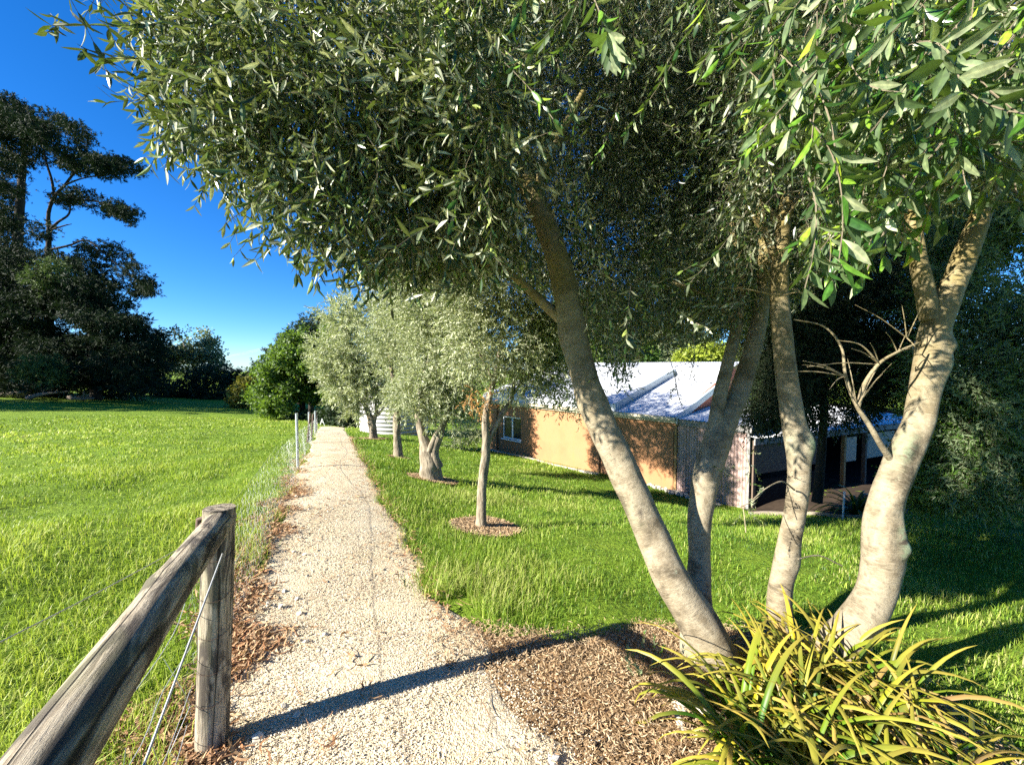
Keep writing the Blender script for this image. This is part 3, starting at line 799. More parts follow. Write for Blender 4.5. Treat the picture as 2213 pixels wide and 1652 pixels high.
for h in (.2, .33, .47, .62, .78):                                   # wire turns round the post
    mb = MB(); c0 = pb * (1 - h) + pt * h
    th = np.linspace(0, 6.6, 26); tube(mb, np.stack([c0[0] + .062 * np.cos(th), c0[1] + .062 * np.sin(th), c0[2] + .006 * th + .01 * np.sin(th * 2)], -1), .0010, 5); FO.build(mb, 'wire_loop', M['rusty'], True)
# loose verticals of the netting behind the camera post
mb = MB()
for u in np.arange(1.2, 2.0, .22):
    pts = [fp(u + .03 * g.normal(), -.56 + .02 * g.normal(), h) for h in np.linspace(0, .5, 5)]
    tube(mb, pts, .001, 4)
FO.build(mb, 'netting', M['wire'])
# netting from the post down the paddock: hexagonal mesh
mb = MB()
def netting(u0, u1, cell, top, r):
    L = u1 - u0; nx = int(L / cell); ny = int(top / (cell * .9)); S = []
    cu = lambda i_, j_: u0 + (i_ + .5 * (j_ % 2)) * cell
    gg = {}
    def pnt(i_, j_, s):
        key = (i_, j_, s)
        if key not in gg:
            u = cu(i_, j_); h = (j_ + (.18 if s else -.18)) * cell * .9 + .03
            sag = .02 * math.sin(u * 1.3) + .03 * math.sin(u * .55 + 1) * (h / top)
            gg[key] = fp2(u, -.585 + .02 * math.sin(u * 2.1 + h * 3) + .006 * g.normal(), h + sag)
        return gg[key]
    for j_ in range(ny):
        for i_ in range(nx):
            S.append((pnt(i_, j_, 0), pnt(i_, j_, 1)))
            if j_ + 1 < ny:
                if j_ % 2: S += [(pnt(i_, j_, 1), pnt(i_, j_ + 1, 0)), (pnt(i_, j_, 1), pnt(i_ + 1, j_ + 1, 0))]
                else: S += [(pnt(i_, j_, 1), pnt(i_, j_ + 1, 0)), (pnt(i_, j_, 1), pnt(i_ - 1, j_ + 1, 0))]
    A = np.array([s[0] for s in S]); B = np.array([s[1] for s in S])
    d = norm(B - A); x = norm(np.cross(d, [0.3, .2, .9])); y = np.cross(d, x)
    V = np.stack([A + x * r, A - x * r * .5 + y * r * .87, A - x * r * .5 - y * r * .87, B + x * r, B - x * r * .5 + y * r * .87, B - x * r * .5 - y * r * .87], 1)
    Q = np.array([[0, 1, 4, 3], [1, 2, 5, 4], [2, 0, 3, 5]])
    mb.add(V.reshape(-1, 3), (Q[None] + (np.arange(len(S)) * 6)[:, None, None]).reshape(-1, 4))
_uu = np.linspace(0, 26, 200); _zx, _zy = xy(_uu, -.585 + _uu * 0); _zz = Z(_zx, _zy)
def fp2(u, v, h):
    x, y = xy(u, v); return np.array([x, y, float(np.interp(u, _uu, _zz)) + h])
netting(2.1, 9, .055, .80, .00038)
netting(9, 20, .09, .80, .0006)
for h in (.80, .40):
    tube(mb, [fp2(u, -.585, h + .02 * math.sin(u * 1.3) + .03 * math.sin(u * .55 + 1) * (h / .8)) for u in np.linspace(2.05, 21, 70)], .0016, 4)
FO.build(mb, 'netting', M['wire'])
def mpost(p, h, r, mat, lean=(0, 0), name='metal_post'):
    mb = MB(); tube(mb, [p - np.array([0, 0, .1]), p + np.array([lean[0] * .5, lean[1] * .5, h * .5]), p + np.array([lean[0], lean[1], h])], r, 10)
    return FO.build(mb, name, mat, True)
s0 = gp(644, 1021, 7.45); mpost(s0, 1.08, .024, M['galv'])
for (px, py, d, h, mt, ln, r) in ((669, 960, 12.6, 1.0, 'galv', (0, 0), .026), (664, 962, 12.3, .95, 'rusty', (.12, 0), .03), (672, 955, 13.3, .9, 'rusty', (.05, .1), .03), (682, 938, 16.6, 1.0, 'galv', (0, 0), .03), (684, 930, 19.0, .9, 'rusty', (0, 0), .035)):
    mpost(gp(px, py, d), h, r, M[mt], ln)
# ------------------------------------------------------------------ the big olive
SP_NEAR = [spray(200 + k, .26, 7, .064, .0135, 2, .3, stem=.0012) for k in range(5)]
SP_BIG = [spray(230 + k, .28, 8, .074, .0195, 2, .35, stem=.0016, opening=42) for k in range(5)]
SP_MID = [spray(260 + k, .28, 9, .056, .0125, 1, .3, stem=.0011) for k in range(5)]
SP_FAR = [spray(290 + k, .30, 10, .052, .0125, 0, .35, stem=.0011) for k in range(5)]

def PL(pts):
    """photo polyline (x, y, depth, width px) -> points and radii"""
    a = np.array([P(x, y, d) for x, y, d, w in pts]); r = np.array([w / 2 * d / F / math.sqrt(1 + ((x - CX) / F) ** 2) for x, y, d, w in pts]); return a, r
def limb(mb, pts, seg=18, rough=.03, knots=(), seed=0, sub=7, mat=0):
    a, r = PL(pts)
    c = catmull(a, sub); t = np.linspace(0, 1, len(a)); rr = np.interp(np.linspace(0, 1, len(c)), t, r)
    tube(mb, c, rr, seg, rough, knots, seed=seed, freq=5, mat=mat); return c

base = gp(1640, 1500, 2.2)
olive = thing('olive_tree', 'large multi-stemmed olive with smooth pale trunks arching over the path, in the foreground', 'tree', tuple(base), group='olive trees along the path')
OO = Off(olive)
S = {}
mb = MB()
S[1] = limb(mb, [(1560, 1452, 2.10, 60), (1548, 1415, 2.10, 100), (1510, 1345, 2.12, 92), (1446, 1240, 2.18, 80), (1400, 1135, 2.28, 73), (1342, 1005, 2.35, 68), (1293, 900, 2.4, 64), (1256, 790, 2.45, 58), (1232, 680, 2.5, 56), (1208, 570, 2.55, 52), (1168, 460, 2.6, 44), (1125, 375, 2.65, 34), (1065, 285, 2.7, 26), (985, 180, 2.6, 16)], 28, .022,
    [(.235, [-.6, -.6, .1], .014, .02, .12, .2), (.20, [.2, -1, 0], .008, .012, .06, 0), (.26, [.35, -1, 0], .007, .01, .05, 0), (.41, [-.7, -.4, 0], .015, .03, .2, 0), (.52, [-1, -.3, 0], .018, .035, .2, 0), (.06, [.4, -.8, -.4], .02, .03, .3, 0), (.232, [-.35, -.9, .1], -.004, .0055, .012, -1), (.222, [.25, -.95, 0], -.004, .0045, .010, -1), (.47, [.2, -1, 0], -.004, .004, .01, -1), (.33, [-.8, -.6, 0], .009, .012, .08, 0), (.30, [.6, -.7, 0], .007, .02, .1, 0), (.062, [.55, -.8, -.1], -.006, .007, .03, -1)], 1, 14)
limb(mb, [(1230, 700, 2.52, 34), (1180, 660, 2.55, 22), (1100, 590, 2.5, 15), (1010, 560, 2.4, 10)], 8, .04, seed=2)
limb(mb, [(1150, 430, 2.62, 28), (1190, 330, 2.7, 20), (1260, 200, 2.8, 14)], 8, .04, seed=3)
limb(mb, [(1125, 375, 2.65, 22), (980, 330, 2.4, 14), (820, 300, 2.1, 10), (640, 250, 1.9, 7), (480, 230, 1.75, 5)], 7, .04, seed=4)
OO.build(mb, 'trunk', M['bark'], True)
mb = MB()
S[2] = limb(mb, [(1552, 1640, 2.2, 190), (1548, 1560, 2.22, 150), (1530, 1470, 2.24, 122), (1514, 1390, 2.28, 90), (1510, 1300, 2.36, 60), (1511, 1200, 2.45, 48), (1512, 1120, 2.5, 54), (1527, 1030, 2.55, 60), (1550, 950, 2.6, 66), (1570, 905, 2.62, 52), (1600, 840, 2.7, 46), (1630, 740, 2.75, 40), (1646, 660, 2.8, 36), (1652, 560, 2.9, 28), (1642, 450, 3, 18), (1600, 330, 3.1, 12)], 26, .03,
    [(.36, [-.9, -.5, 0], .008, .03, .3, 0), (.10, [-.8, -.6, 0], .03, .05, .3, .5), (.17, [-1, -.2, .2], .012, .03, .3, 0), (.03, [.5, -.9, 0], .03, .04, .3, .5)], 5, 8)
limb(mb, [(1542, 975, 2.58, 36), (1546, 920, 2.6, 35), (1557, 850, 2.65, 32), (1574, 780, 2.7, 28), (1592, 700, 2.8, 26), (1602, 600, 2.9, 18), (1580, 480, 3, 12)], 14, .035, seed=6)
limb(mb, [(1592, 700, 2.8, 16), (1530, 640, 2.9, 11), (1450, 610, 3, 8)], 6, .04, seed=61)
OO.build(mb, 'trunk', M['bark'], True)
mb = MB()
S[3] = limb(mb, [(1695, 1460, 2.32, 80), (1690, 1390, 2.34, 64), (1684, 1300, 2.35, 57), (1698, 1210, 2.35, 52), (1720, 1100, 2.35, 50), (1726, 1010, 2.36, 52), (1716, 925, 2.38, 55), (1702, 830, 2.4, 51), (1692, 740, 2.42, 47), (1684, 640, 2.45, 43), (1688, 540, 2.5, 37), (1698, 450, 2.55, 30), (1712, 350, 2.6, 20), (1722, 240, 2.6, 12)], 24, .025,
    [(.385, [.75, -.65, .0], .035, .022, .16, 1.0), (.385, [-.8, -.5, .0], .010, .03, .2, .2), (.19, [.8, -.5, 0], .016, .02, .1, .7), (.30, [-.6, -.8, 0], .008, .02, .1, 0), (.26, [.1, -1, 0], -.004, .004, .012, -1), (.44, [.3, -.9, 0], .007, .012, .08, .3), (.5, [-.7, -.5, 0], .008, .03, .2, 0)], 7, 8)
limb(mb, [(1686, 580, 2.48, 22), (1650, 500, 2.5, 14), (1605, 440, 2.5, 10), (1570, 400, 2.5, 7)], 7, .04, seed=8)
limb(mb, [(1692, 500, 2.52, 20), (1640, 420, 2.55, 14), (1600, 350, 2.6, 9)], 7, .04, seed=9)
limb(mb, [(1694, 480, 2.52, 18), (1730, 420, 2.5, 12), (1790, 360, 2.4, 8)], 7, .04, seed=10)
OO.build(mb, 'trunk', M['bark'], True)
mb = MB()
S[4] = limb(mb, [(1750, 1530, 2.02, 180), (1792, 1440, 2.04, 138), (1842, 1362, 2.05, 100), (1888, 1290, 2.07, 92), (1903, 1225, 2.08, 92), (1902, 1150, 2.1, 84), (1916, 1080, 2.12, 81), (1946, 1000, 2.14, 80), (1984, 910, 2.16, 76), (2004, 810, 2.18, 73), (2018, 725, 2.2, 74), (2040, 655, 2.2, 76), (2066, 600, 2.2, 60), (2090, 540, 2.2, 62), (2118, 470, 2.2, 54), (2152, 390, 2.2, 42), (2192, 300, 2.2, 28), (2230, 180, 2.2, 16)], 30, .022,
    [(.262, [.85, -.5, -.1], .034, .016, .14, 1.0), (.236, [.95, -.2, 0], .018, .016, .2, .3), (.252, [.6, -.8, 0], .016, .008, .05, .8), (.285, [.7, -.7, .2], .022, .02, .12, 1.0), (.31, [1, 0, 0], .015, .03, .2, .6), (.40, [-.8, -.5, .1], .030, .025, .22, .8), (.335, [-1, -.2, 0], .008, .03, .1, .8), (.545, [.9, -.4, 0], .030, .03, .18, .6), (.575, [.8, -.6, 0], .022, .012, .05, .4), (.52, [-.8, -.4, 0], .012, .02, .1, 0), (.268, [.62, -.78, -.05], -.012, .006, .03, -1), (.37, [.0, -1, 0], -.004, .004, .01, -1), (.45, [.2, -1, .1], .006, .02, .1, 0), (.56, [.75, -.65, 0], -.006, .005, .03, -.9), (.31, [-.5, -.85, 0], .006, .015, .1, 0)], 11, 14)
limb(mb, [(2012, 690, 2.2, 52), (1995, 610, 2.21, 48), (1984, 560, 2.22, 43), (1976, 490, 2.25, 34), (1955, 410, 2.3, 26), (1930, 300, 2.3, 16)], 18, .03, [(.3, [-.8, -.5, .2], .012, .06, .15, 0)], 12)
limb(mb, [(1984, 560, 2.22, 24), (1955, 520, 2.2, 17), (1935, 510, 2.18, 13)], 8, .03, seed=13)
OO.build(mb, 'trunk', M['bark'], True)
mb = MB()
limb(mb, [(1950, 1030, 2.17, 19.8), (1920, 985, 2.12, 17.8), (1903, 960, 2.1, 15.8), (1880, 920, 2.1, 13.9), (1852, 876, 2.1, 11.9), (1828, 815, 2.12, 8.6), (1818, 750, 2.15, 6.6), (1780, 705, 2.2, 4.6), (1715, 690, 2.25, 2.6)], 9, .03, seed=14)
limb(mb, [(1854, 880, 2.1, 11.9), (1868, 830, 2.1, 11.2), (1900, 785, 2.08, 9.2), (1940, 760, 2.06, 7.3), (1985, 740, 2.1, 5.3)], 9, .03, seed=15)
limb(mb, [(1900, 785, 2.08, 5.9), (1860, 745, 2.05, 4.0), (1810, 735, 2.05, 2.0)], 6, .03, seed=16)
gt = np.random.default_rng(3)
for k in range(26):                                                    # dead twiglets on the bare branches
    x0, y0 = [(1940, 762), (1900, 787), (1826, 812), (1852, 878), (1690, 690), (1684, 640), (1960, 730)][gt.integers(0, 7)]
    dx, dy = gt.normal(0, 55), gt.normal(-35, 40)
    limb(mb, [(x0, y0, 2.1, 4), (x0 + dx * .5, y0 + dy * .5 - 6, 2.06, 3), (x0 + dx, y0 + dy, 2.0 + gt.normal(0, .08), 1.4)], 4, 0, seed=70 + k, sub=4)
OO.build(mb, 'branch', M['bark'], True); mb = MB()
limb(mb, [(1717, 1063 - 5, 2.3, 5), (1690, 1040, 2.2, 4), (1655, 1055, 2.12, 3), (1625, 1080, 2.1, 2)], 5, 0, seed=17)
OO.build(mb, 'branch', M['bark'], True); mb = MB()
limb(mb, [(1820, 1222, 2.1, 4), (1770, 1200, 2.05, 4), (1725, 1207, 2.0, 3)], 5, 0, seed=18)
OO.build(mb, 'branch', M['bark'], True)

SIL = [(85, -2500), (90, 30), (130, 150), (185, 170), (215, 215), (310, 240), (330, 330), (385, 420), (455, 480), (520, 530), (590, 560), (660, 575), (720, 625), (800, 655), (900, 640), (1000, 630), (1090, 600), (1180, 640), (1250, 700), (1300, 800), (1345, 850), (1385, 760), (1500, 745), (1600, 750), (1690, 690), (1780, 620), (1850, 540), (1930, 500), (2000, 470), (2120, 450), (2213, 430), (2600, 430), (2600, -2500)]
# the low sun shines under the crown: keep its way to these places open
TG = []
for k, lim in ((1, .50), (2, .42), (3, .50), (4, .58)):
    c = S[k]; m = int(len(c) * lim); TG += [c[i] for i in range(3, m, 5)]
TG = np.array(TG)
_a = np.stack(np.meshgrid(np.arange(1.0, 12, .55), np.arange(-.5, 3.6, .55), indexing='ij'), -1).reshape(-1, 2)
_x, _y = xy(_a[:, 0], _a[:, 1]); _k = (_x < 2.1 + .0 * _y) & (_y > .8)
TGG = np.stack([_x[_k], _y[_k], Z(_x[_k], _y[_k])], -1)
_x = RNG.uniform(.9, 2.2, 40); _y = RNG.uniform(1.3, 2.0, 40); TGG = np.vstack([TGG, np.stack([_x, _y, .25 + 0 * _x], -1)])
TG = np.vstack([TG, np.array([P(x, y, 4.8) for x, y in ((1980, 880), (2010, 850), (2040, 880), (2090, 930), (2040, 930), (2040, 990), (2110, 1000), (2080, 1050), (2150, 950), (2000, 1050), (2130, 860), (2160, 1020), (2000, 970), (2080, 800), (2190, 900))])])
def blocks(p, T, r):
    out = np.zeros(len(p), bool)
    for t in T:
        q = p - t; s = q @ SUN
        out |= (s > .25) & (np.linalg.norm(q - s[:, None] * SUN, axis=-1) < r)
    return out
SHOW = [([400, 570, 680, 790, 900, 1100], [1140, 1208, 1232, 1256, 1293, 1390], 425, 52), ([350, 540, 740, 925, 1100], [1710, 1688, 1692, 1716, 1720], 420, 48), ([380, 470, 600, 725, 910], [2140, 2110, 2040, 2018, 1984], 455, 90), ([560, 740, 900], [1652, 1630, 1570], 600, 40)]
def crown(mb, temps, n, xr, yr, dr, L, sc_, hang=.6, thr=-.6, nf=1.9, seed=0, sil=SIL, keep=.97, down=1.0, out=None):
    px = RNG.uniform(*xr, n); py = RNG.uniform(*yr, n); d = RNG.uniform(*dr, n)
    p = EYE + d[:, None] * ((px - CX)[:, None] / F * RT - (py - CY)[:, None] / F * UP + FW)
    dirn = norm(RNG.normal(size=(n, 3)) * hang + np.array([0, 0, -down]) + (0 if out is None else np.asarray(out)))
    s = RNG.uniform(.75, 1.25, n) * sc_
    tip = p + dirn * (L * s)[:, None]
    tx, ty, td = proj(tip)
    k = inpoly(px, py, sil) & inpoly(tx, ty, sil) & (td > .3)
    k &= noise3(p, 500 + seed, nf) > thr
    mid = p + dirn * (L * s)[:, None] * .5; mx_, my_, md_ = proj(mid)          # keep the limbs in view below the crown
    for (sy, sx, ym, hw) in SHOW:
        for (qx, qy, qd) in ((mx_, my_, md_), (tx, ty, td)):
            k &= ~((qy > ym) & (np.abs(qx - np.interp(qy, sy, sx)) < hw) & (qd < 2.75) & (RNG.uniform(0, 1, n) < .93))
    k &= ~(blocks(p + dirn * .12, TG, .13) & (RNG.uniform(0, 1, n) < keep))
    k &= ~(blocks(p + dirn * .12, TGG, .22) & (RNG.uniform(0, 1, n) < keep * .96))
    scatter(mb, temps, p[k], dirn[k], s[k]); return p[k]

mb = MB()
crown(mb, SP_NEAR, 3300, (365, 1080), (-60, 660), (1.35, 2.3), .27, 1.0, .75, -.9, 2.2, 1, out=[-.25, -.1, 0])
crown(mb, SP_NEAR, 90, (80, 400), (-200, 300), (1.3, 1.75), .27, 1.0, .45, -.1, 3.0, 2)
crown(mb, SP_NEAR, 420, (280, 760), (150, 640), (1.4, 2.0), .27, 1.0, .3, -.5, 3.0, 12)
crown(mb, SP_NEAR, 46, (440, 700), (380, 545), (1.5, 1.8), .27, 1.0, .13, -9, 3.0, 22, sil=[(0, 0), (1200, 0), (1200, 700), (800, 680), (660, 640), (590, 610), (500, 575), (455, 500), (380, 440)])
crown(mb, SP_FAR, 19000, (820, 2000), (-80, 860), (2.4, 4.6), .3, 1.0, .8, -.95, 1.7, 3)
crown(mb, SP_MID, 3800, (880, 1850), (-60, 800), (1.7, 2.7), .28, 1.0, .55, -.6, 2.2, 4)
crown(mb, SP_MID, 2600, (1600, 2300), (-60, 560), (1.4, 2.6), .28, 1.0, .7, -.7, 2.0, 5)
mbn = MB()
crown(mbn, SP_BIG, 330, (1560, 2300), (-160, 520), (.80, 1.35), .29, .95, .45, -.8, 3.0, 6, keep=.9, out=[-.35, 0, 0], sil=[(1540, -900), (1560, 120), (1640, 330), (1700, 470), (1790, 600), (1850, 620), (1930, 540), (2050, 480), (2600, 470), (2600, -900)])
crown(mbn, SP_BIG, 40, (950, 1600), (-160, 330), (1.0, 1.6), .29, .9, .45, -.4, 3.0, 7, keep=.9)
OO.build(mbn, 'crown', M['olive_leaf_near'], True)
crown(mb, SP_FAR, 17000, (1000, 2000), (-80, 700), (3.6, 5.6), .3, 1.0, .8, -.95, 1.5, 13)
crown(mb, SP_FAR, 9500, (200, 2100), (-1500, -60), (1.5, 4.2), .3, 1.15, .9, -.8, 1.5, 8)
OO.build(mb, 'crown', M['olive_leaf'])
# hanging twigs that show between the trunks
mb = MB()
def twigspray(pts, n, temps, sc_=1.0):
    mb_b = MB(); c = limb(mb_b, [(x, y, d, 2.2) for x, y, d in pts], 5, 0, sub=5)
    OO.build(mb_b, 'hanging_twig', M['twig'], True)
    i = RNG.integers(len(c) // 4, len(c), n)
    dirn = norm(np.gradient(c, axis=0)[i] + RNG.normal(size=(n, 3)) * .012); dirn = norm(dirn + RNG.normal(size=(n, 3)) * .5)
    scatter(mb, temps, c[i], dirn, sc_ * RNG.uniform(.6, 1.0, n))
twigspray([(1300, 600, 2.5), (1320, 700, 2.4), (1330, 790, 2.35), (1335, 840, 2.3)], 16, SP_MID, .7)
twigspray([(1400, 620, 2.6), (1430, 720, 2.5), (1455, 800, 2.45), (1465, 850, 2.45)], 12, SP_MID, .5)
twigspray([(1490, 640, 2.7), (1500, 760, 2.6), (1490, 820, 2.6)], 10, SP_MID, .6)
twigspray([(1270, 640, 2.6), (1262, 760, 2.6), (1250, 860, 2.6)], 9, SP_MID, .6)
twigspray([(1655, 1055, 2.12), (1630, 1080, 2.1), (1600, 1095, 2.05)], 5, SP_MID, .5)
twigspray([(1600, 960, 2.3), (1620, 1010, 2.2), (1610, 1060, 2.1)], 6, SP_MID, .6)
twigspray([(1600, 1060, 2.2), (1608, 1110, 2.1), (1612, 1150, 2.05)], 3, SP_MID, .5)
OO.build(mb, 'crown', M['olive_leaf'])

# ------------------------------------------------------------------ leafy trees from pads
def pad_points(c, r, n, shell=.55):
    q = norm(RNG.normal(size=(n, 3))); t = RNG.uniform(shell ** 3, 1, n) ** (1 / 3)
    return np.asarray(c) + q * t[:, None] * np.asarray(r), q
def foliage(mb, temps, pads, scale, dens, droop=0.0, outw=1.0, rnd_dir=.5, sub=0.0, shell=.45, thr=-9, nf=1.0, seed=0, ground=True):
    """pads: photo ellipses (x, y, rx, ry, depth[, depth radius m]) filled with clumps of leaves"""
    for (x, y, rx, ry, d, *rest) in pads:
        c = P(x, y, d); a = rx * d / F; b = ry * d / F; dz = rest[0] if rest else a * .9
        n = int(dens * max(rx * ry, 25) / 1000.0) + 3
        p, q = pad_points(c, (a, dz, b), n, shell)
        if sub: p = p + RNG.normal(size=p.shape) * sub
        k = noise3(p, 700 + seed, nf) > thr
        k &= p[:, 2] > Z(p[:, 0], p[:, 1]) + .05
        p, q = p[k], q[k]
        dirn = norm(q * outw + RNG.normal(size=q.shape) * rnd_dir + np.array([0, 0, -droop]))
        scatter(mb, temps, p, dirn, scale * RNG.uniform(.7, 1.3, len(p)))

def trunkset(mb, limbs, seed=0, rough=.05, seg=12):
    for k, l in enumerate(limbs): limb(mb, l, seg, rough, seed=seed + k)

# the row of small olives: grey green crowns
def small_olive(key, label, limbs, pads, scale, dens, temps, knots=(), young='bark_young', seed=0):
    o = OT[key]
    t = thing('olive_tree', label, 'tree', tuple(o), group='olive trees along the path'); T = Off(t)
    mb = MB()
    for k, l in enumerate(limbs): limb(mb, [(x, y, d, w * .8) for x, y, d, w in l], 14, .06, knots if k == 0 else (), seed=seed + k)
    T.build(mb, 'trunk', M[young], True)
    mb = MB()
    foliage(mb, temps, pads, scale, dens, .25, .8, .7, .05, .35, -1.0, 2.5, seed)
    T.build(mb, 'crown', M['olive_leaf_far'])
    return T
SP_T1 = [spray(320 + k, .28, 7, .066, .016, 1, .3, stem=.001) for k in range(4)]
SP_T2 = [spray(340 + k, .32, 8, .09, .024, 0, .3, stem=.001) for k in range(4)]
SP_T4 = [spray(360 + k, .40, 8, .13, .038, 0, .3, stem=.001) for k in range(4)]
T1 = small_olive('a', 'slender young olive with forked grey trunk standing in the nearest round mulch ring', [
    [(1040, 1150, 5.07, 40), (1041, 1120, 5.07, 27), (1042, 1050, 5.07, 25), (1049, 985, 5.07, 25), (1050, 950, 5.07, 23), (1050, 900, 5.05, 20), (1060, 850, 5.05, 16), (1075, 790, 5.0, 12), (1085, 700, 5, 8)],
    [(1050, 968, 5.07, 18), (1066, 930, 5.1, 14), (1088, 890, 5.15, 13), (1105, 860, 5.2, 11), (1115, 790, 5.2, 8)],
    [(1070, 830, 5.05, 9), (1040, 770, 5, 6), (1010, 720, 4.9, 5)], [(1108, 850, 5.2, 8), (1160, 790, 5.3, 6), (1200, 740, 5.3, 4)]],
    [(1030, 730, 62, 85, 4.9, .5), (1110, 720, 80, 90, 5.1, .6), (1080, 610, 95, 90, 5.0, .7), (1170, 760, 70, 70, 5.3, .5), (1215, 820, 48, 45, 5.3, .3), (1130, 810, 70, 40, 5.2, .4), (1000, 620, 60, 70, 5.0, .5), (1190, 640, 70, 80, 5.3, .6), (1240, 862, 26, 18, 5.2, .15)], .85, 105, SP_T1, seed=20)
mb = MB(); foliage(mb, SP_T1, [(1030, 862, 30, 24, 5.0, .15), (1045, 880, 18, 26, 5.0, .1)], .5, 40, .6, .5, .8)
T1.build(mb, 'dead_twigs', M['dead_leaf'])
small_olive('b', 'olive with a thick gnarled stump splitting into two pale stems beside the path', [
    [(934, 1046, 8, 62), (932, 1015, 8, 54), (925, 985, 8, 48), (918, 955, 8, 30), (908, 920, 8, 22), (905, 880, 8, 20), (915, 820, 8, 14), (930, 760, 8, 8)],
    [(944, 1010, 7.95, 34), (938, 975, 7.95, 26), (950, 940, 7.95, 22), (962, 905, 8, 17), (985, 850, 8, 12), (1000, 790, 8, 8)],
    [(928, 975, 7.9, 18), (940, 945, 7.9, 13), (955, 915, 7.9, 10)]],
    [(925, 800, 62, 75, 8, .6), (980, 790, 60, 80, 8, .6), (950, 860, 60, 48, 8, .5), (905, 850, 45, 40, 7.9, .4), (990, 860, 45, 45, 8, .4), (950, 710, 70, 60, 8, .7), (1010, 740, 40, 60, 8.2, .5), (960, 620, 80, 70, 8, .8), (900, 650, 50, 60, 8.1, .7), (990, 560, 70, 60, 8, .7), (930, 660, 80, 70, 8.9, .8), (965, 700, 70, 60, 9.2, .8), (940, 590, 80, 60, 9.0, .9)], .9, 115, SP_T2,
    [(.10, [-.8, -.6, 0], .05, .06, .3, 0), (.16, [.6, -.8, 0], .05, .05, .3, 0), (.04, [.2, -1, 0], .05, .05, .3, 0)], seed=30)
small_olive('c', 'olive with a single straight pale trunk, third from the camera between stump olive and tank', [
    [(861, 992, 10.5, 34), (860, 975, 10.5, 24), (858, 940, 10.5, 21), (858, 900, 10.5, 21), (860, 870, 10.5, 18), (850, 820, 10.5, 12), (840, 760, 10.5, 8)], [(862, 880, 10.5, 14), (880, 840, 10.5, 10), (900, 780, 10.5, 7)]],
    [(870, 790, 55, 80, 10.5, .8), (905, 740, 60, 80, 10.5, .8), (880, 860, 42, 32, 10.4, .5), (850, 720, 55, 60, 10.5, .8), (930, 690, 60, 55, 10.6, .8), (880, 630, 70, 60, 10.5, 1.0), (920, 580, 60, 50, 10.5, 1.0)], 1.0, 140, SP_T2, seed=40)
small_olive('d', 'round-headed olive in front of the corrugated tank, farthest of the row beside the path', [
    [(808, 954, 14.6, 28), (806, 935, 14.6, 21), (804, 915, 14.6, 22), (795, 890, 14.6, 14), (785, 865, 14.6, 11), (775, 830, 14.6, 8), (760, 780, 14.6, 5)],
    [(806, 918, 14.6, 13), (814, 890, 14.6, 10), (826, 868, 14.6, 8), (850, 830, 14.6, 6)], [(813, 895, 14.6, 8), (812, 865, 14.6, 7), (808, 820, 14.6, 5)], [(815, 898, 14.6, 8), (835, 875, 14.6, 6), (850, 860, 14.6, 4)]],
    [(745, 760, 62, 80, 14.6, 1.1), (790, 720, 75, 80, 14.6, 1.3), (835, 790, 55, 75, 14.6, 1.0), (760, 830, 55, 45, 14.5, .9), (805, 810, 60, 50, 14.5, .9), (735, 690, 45, 40, 14.7, .8), (720, 760, 38, 60, 14.6, .7), (775, 880, 25, 22, 14.5, .4), (850, 690, 60, 60, 14.8, 1)], 1.0, 160, SP_T4, seed=50)

# ------------------------------------------------------------------ trees round the paddock
TUFT = [tuft(400 + k, 9, .42, .055, 62) for k in range(6)]
CLUMP = [leafclump(420 + k, 9, .42, .24, .5) for k in range(6)]
def polypads(poly, n, rx, ry, d, dj, dr=None, seed=0):
    g = np.random.default_rng(seed); p = np.array(poly, float); lo, hi = p.min(0), p.max(0); out = []
    while len(out) < n:
        x, y = g.uniform(lo, hi)
        if inpoly(np.array([x]), np.array([y]), poly)[0]:
            k = g.uniform(.6, 1.35); out.append((x, y, rx * k, ry * k * g.uniform(.7, 1.3), d + g.uniform(-dj, dj), (dr or rx * d / F) * k))
    return out
def tree(name, label, cat, basept, pads, limbs, mat, bark, temps, scale, dens, group=None, droop=0.0, outw=.8, rd=.6, sub=.1, shell=.4, thr=-9, nf=.8, seed=0, lit=None, seg=10):
    t = thing(name, label, cat, tuple(basept), group=group); T = Off(t)
    if limbs:
        mb = MB(); trunkset(mb, limbs, seed, .06, seg); T.build(mb, 'trunk', M[bark], True)
    mb = MB(); foliage(mb, temps, pads, scale, dens, droop, outw, rd, sub, shell, thr, nf, seed); T.build(mb, 'crown', M[mat])
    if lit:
        mb = MB(); foliage(mb, temps, lit, scale * .8, dens, droop, outw, rd, sub, shell); T.build(mb, 'sunlit_pads', M['pine_lit'])  # pads caught by the sun, drawn in the paler needle colour
    return T
D0 = 42
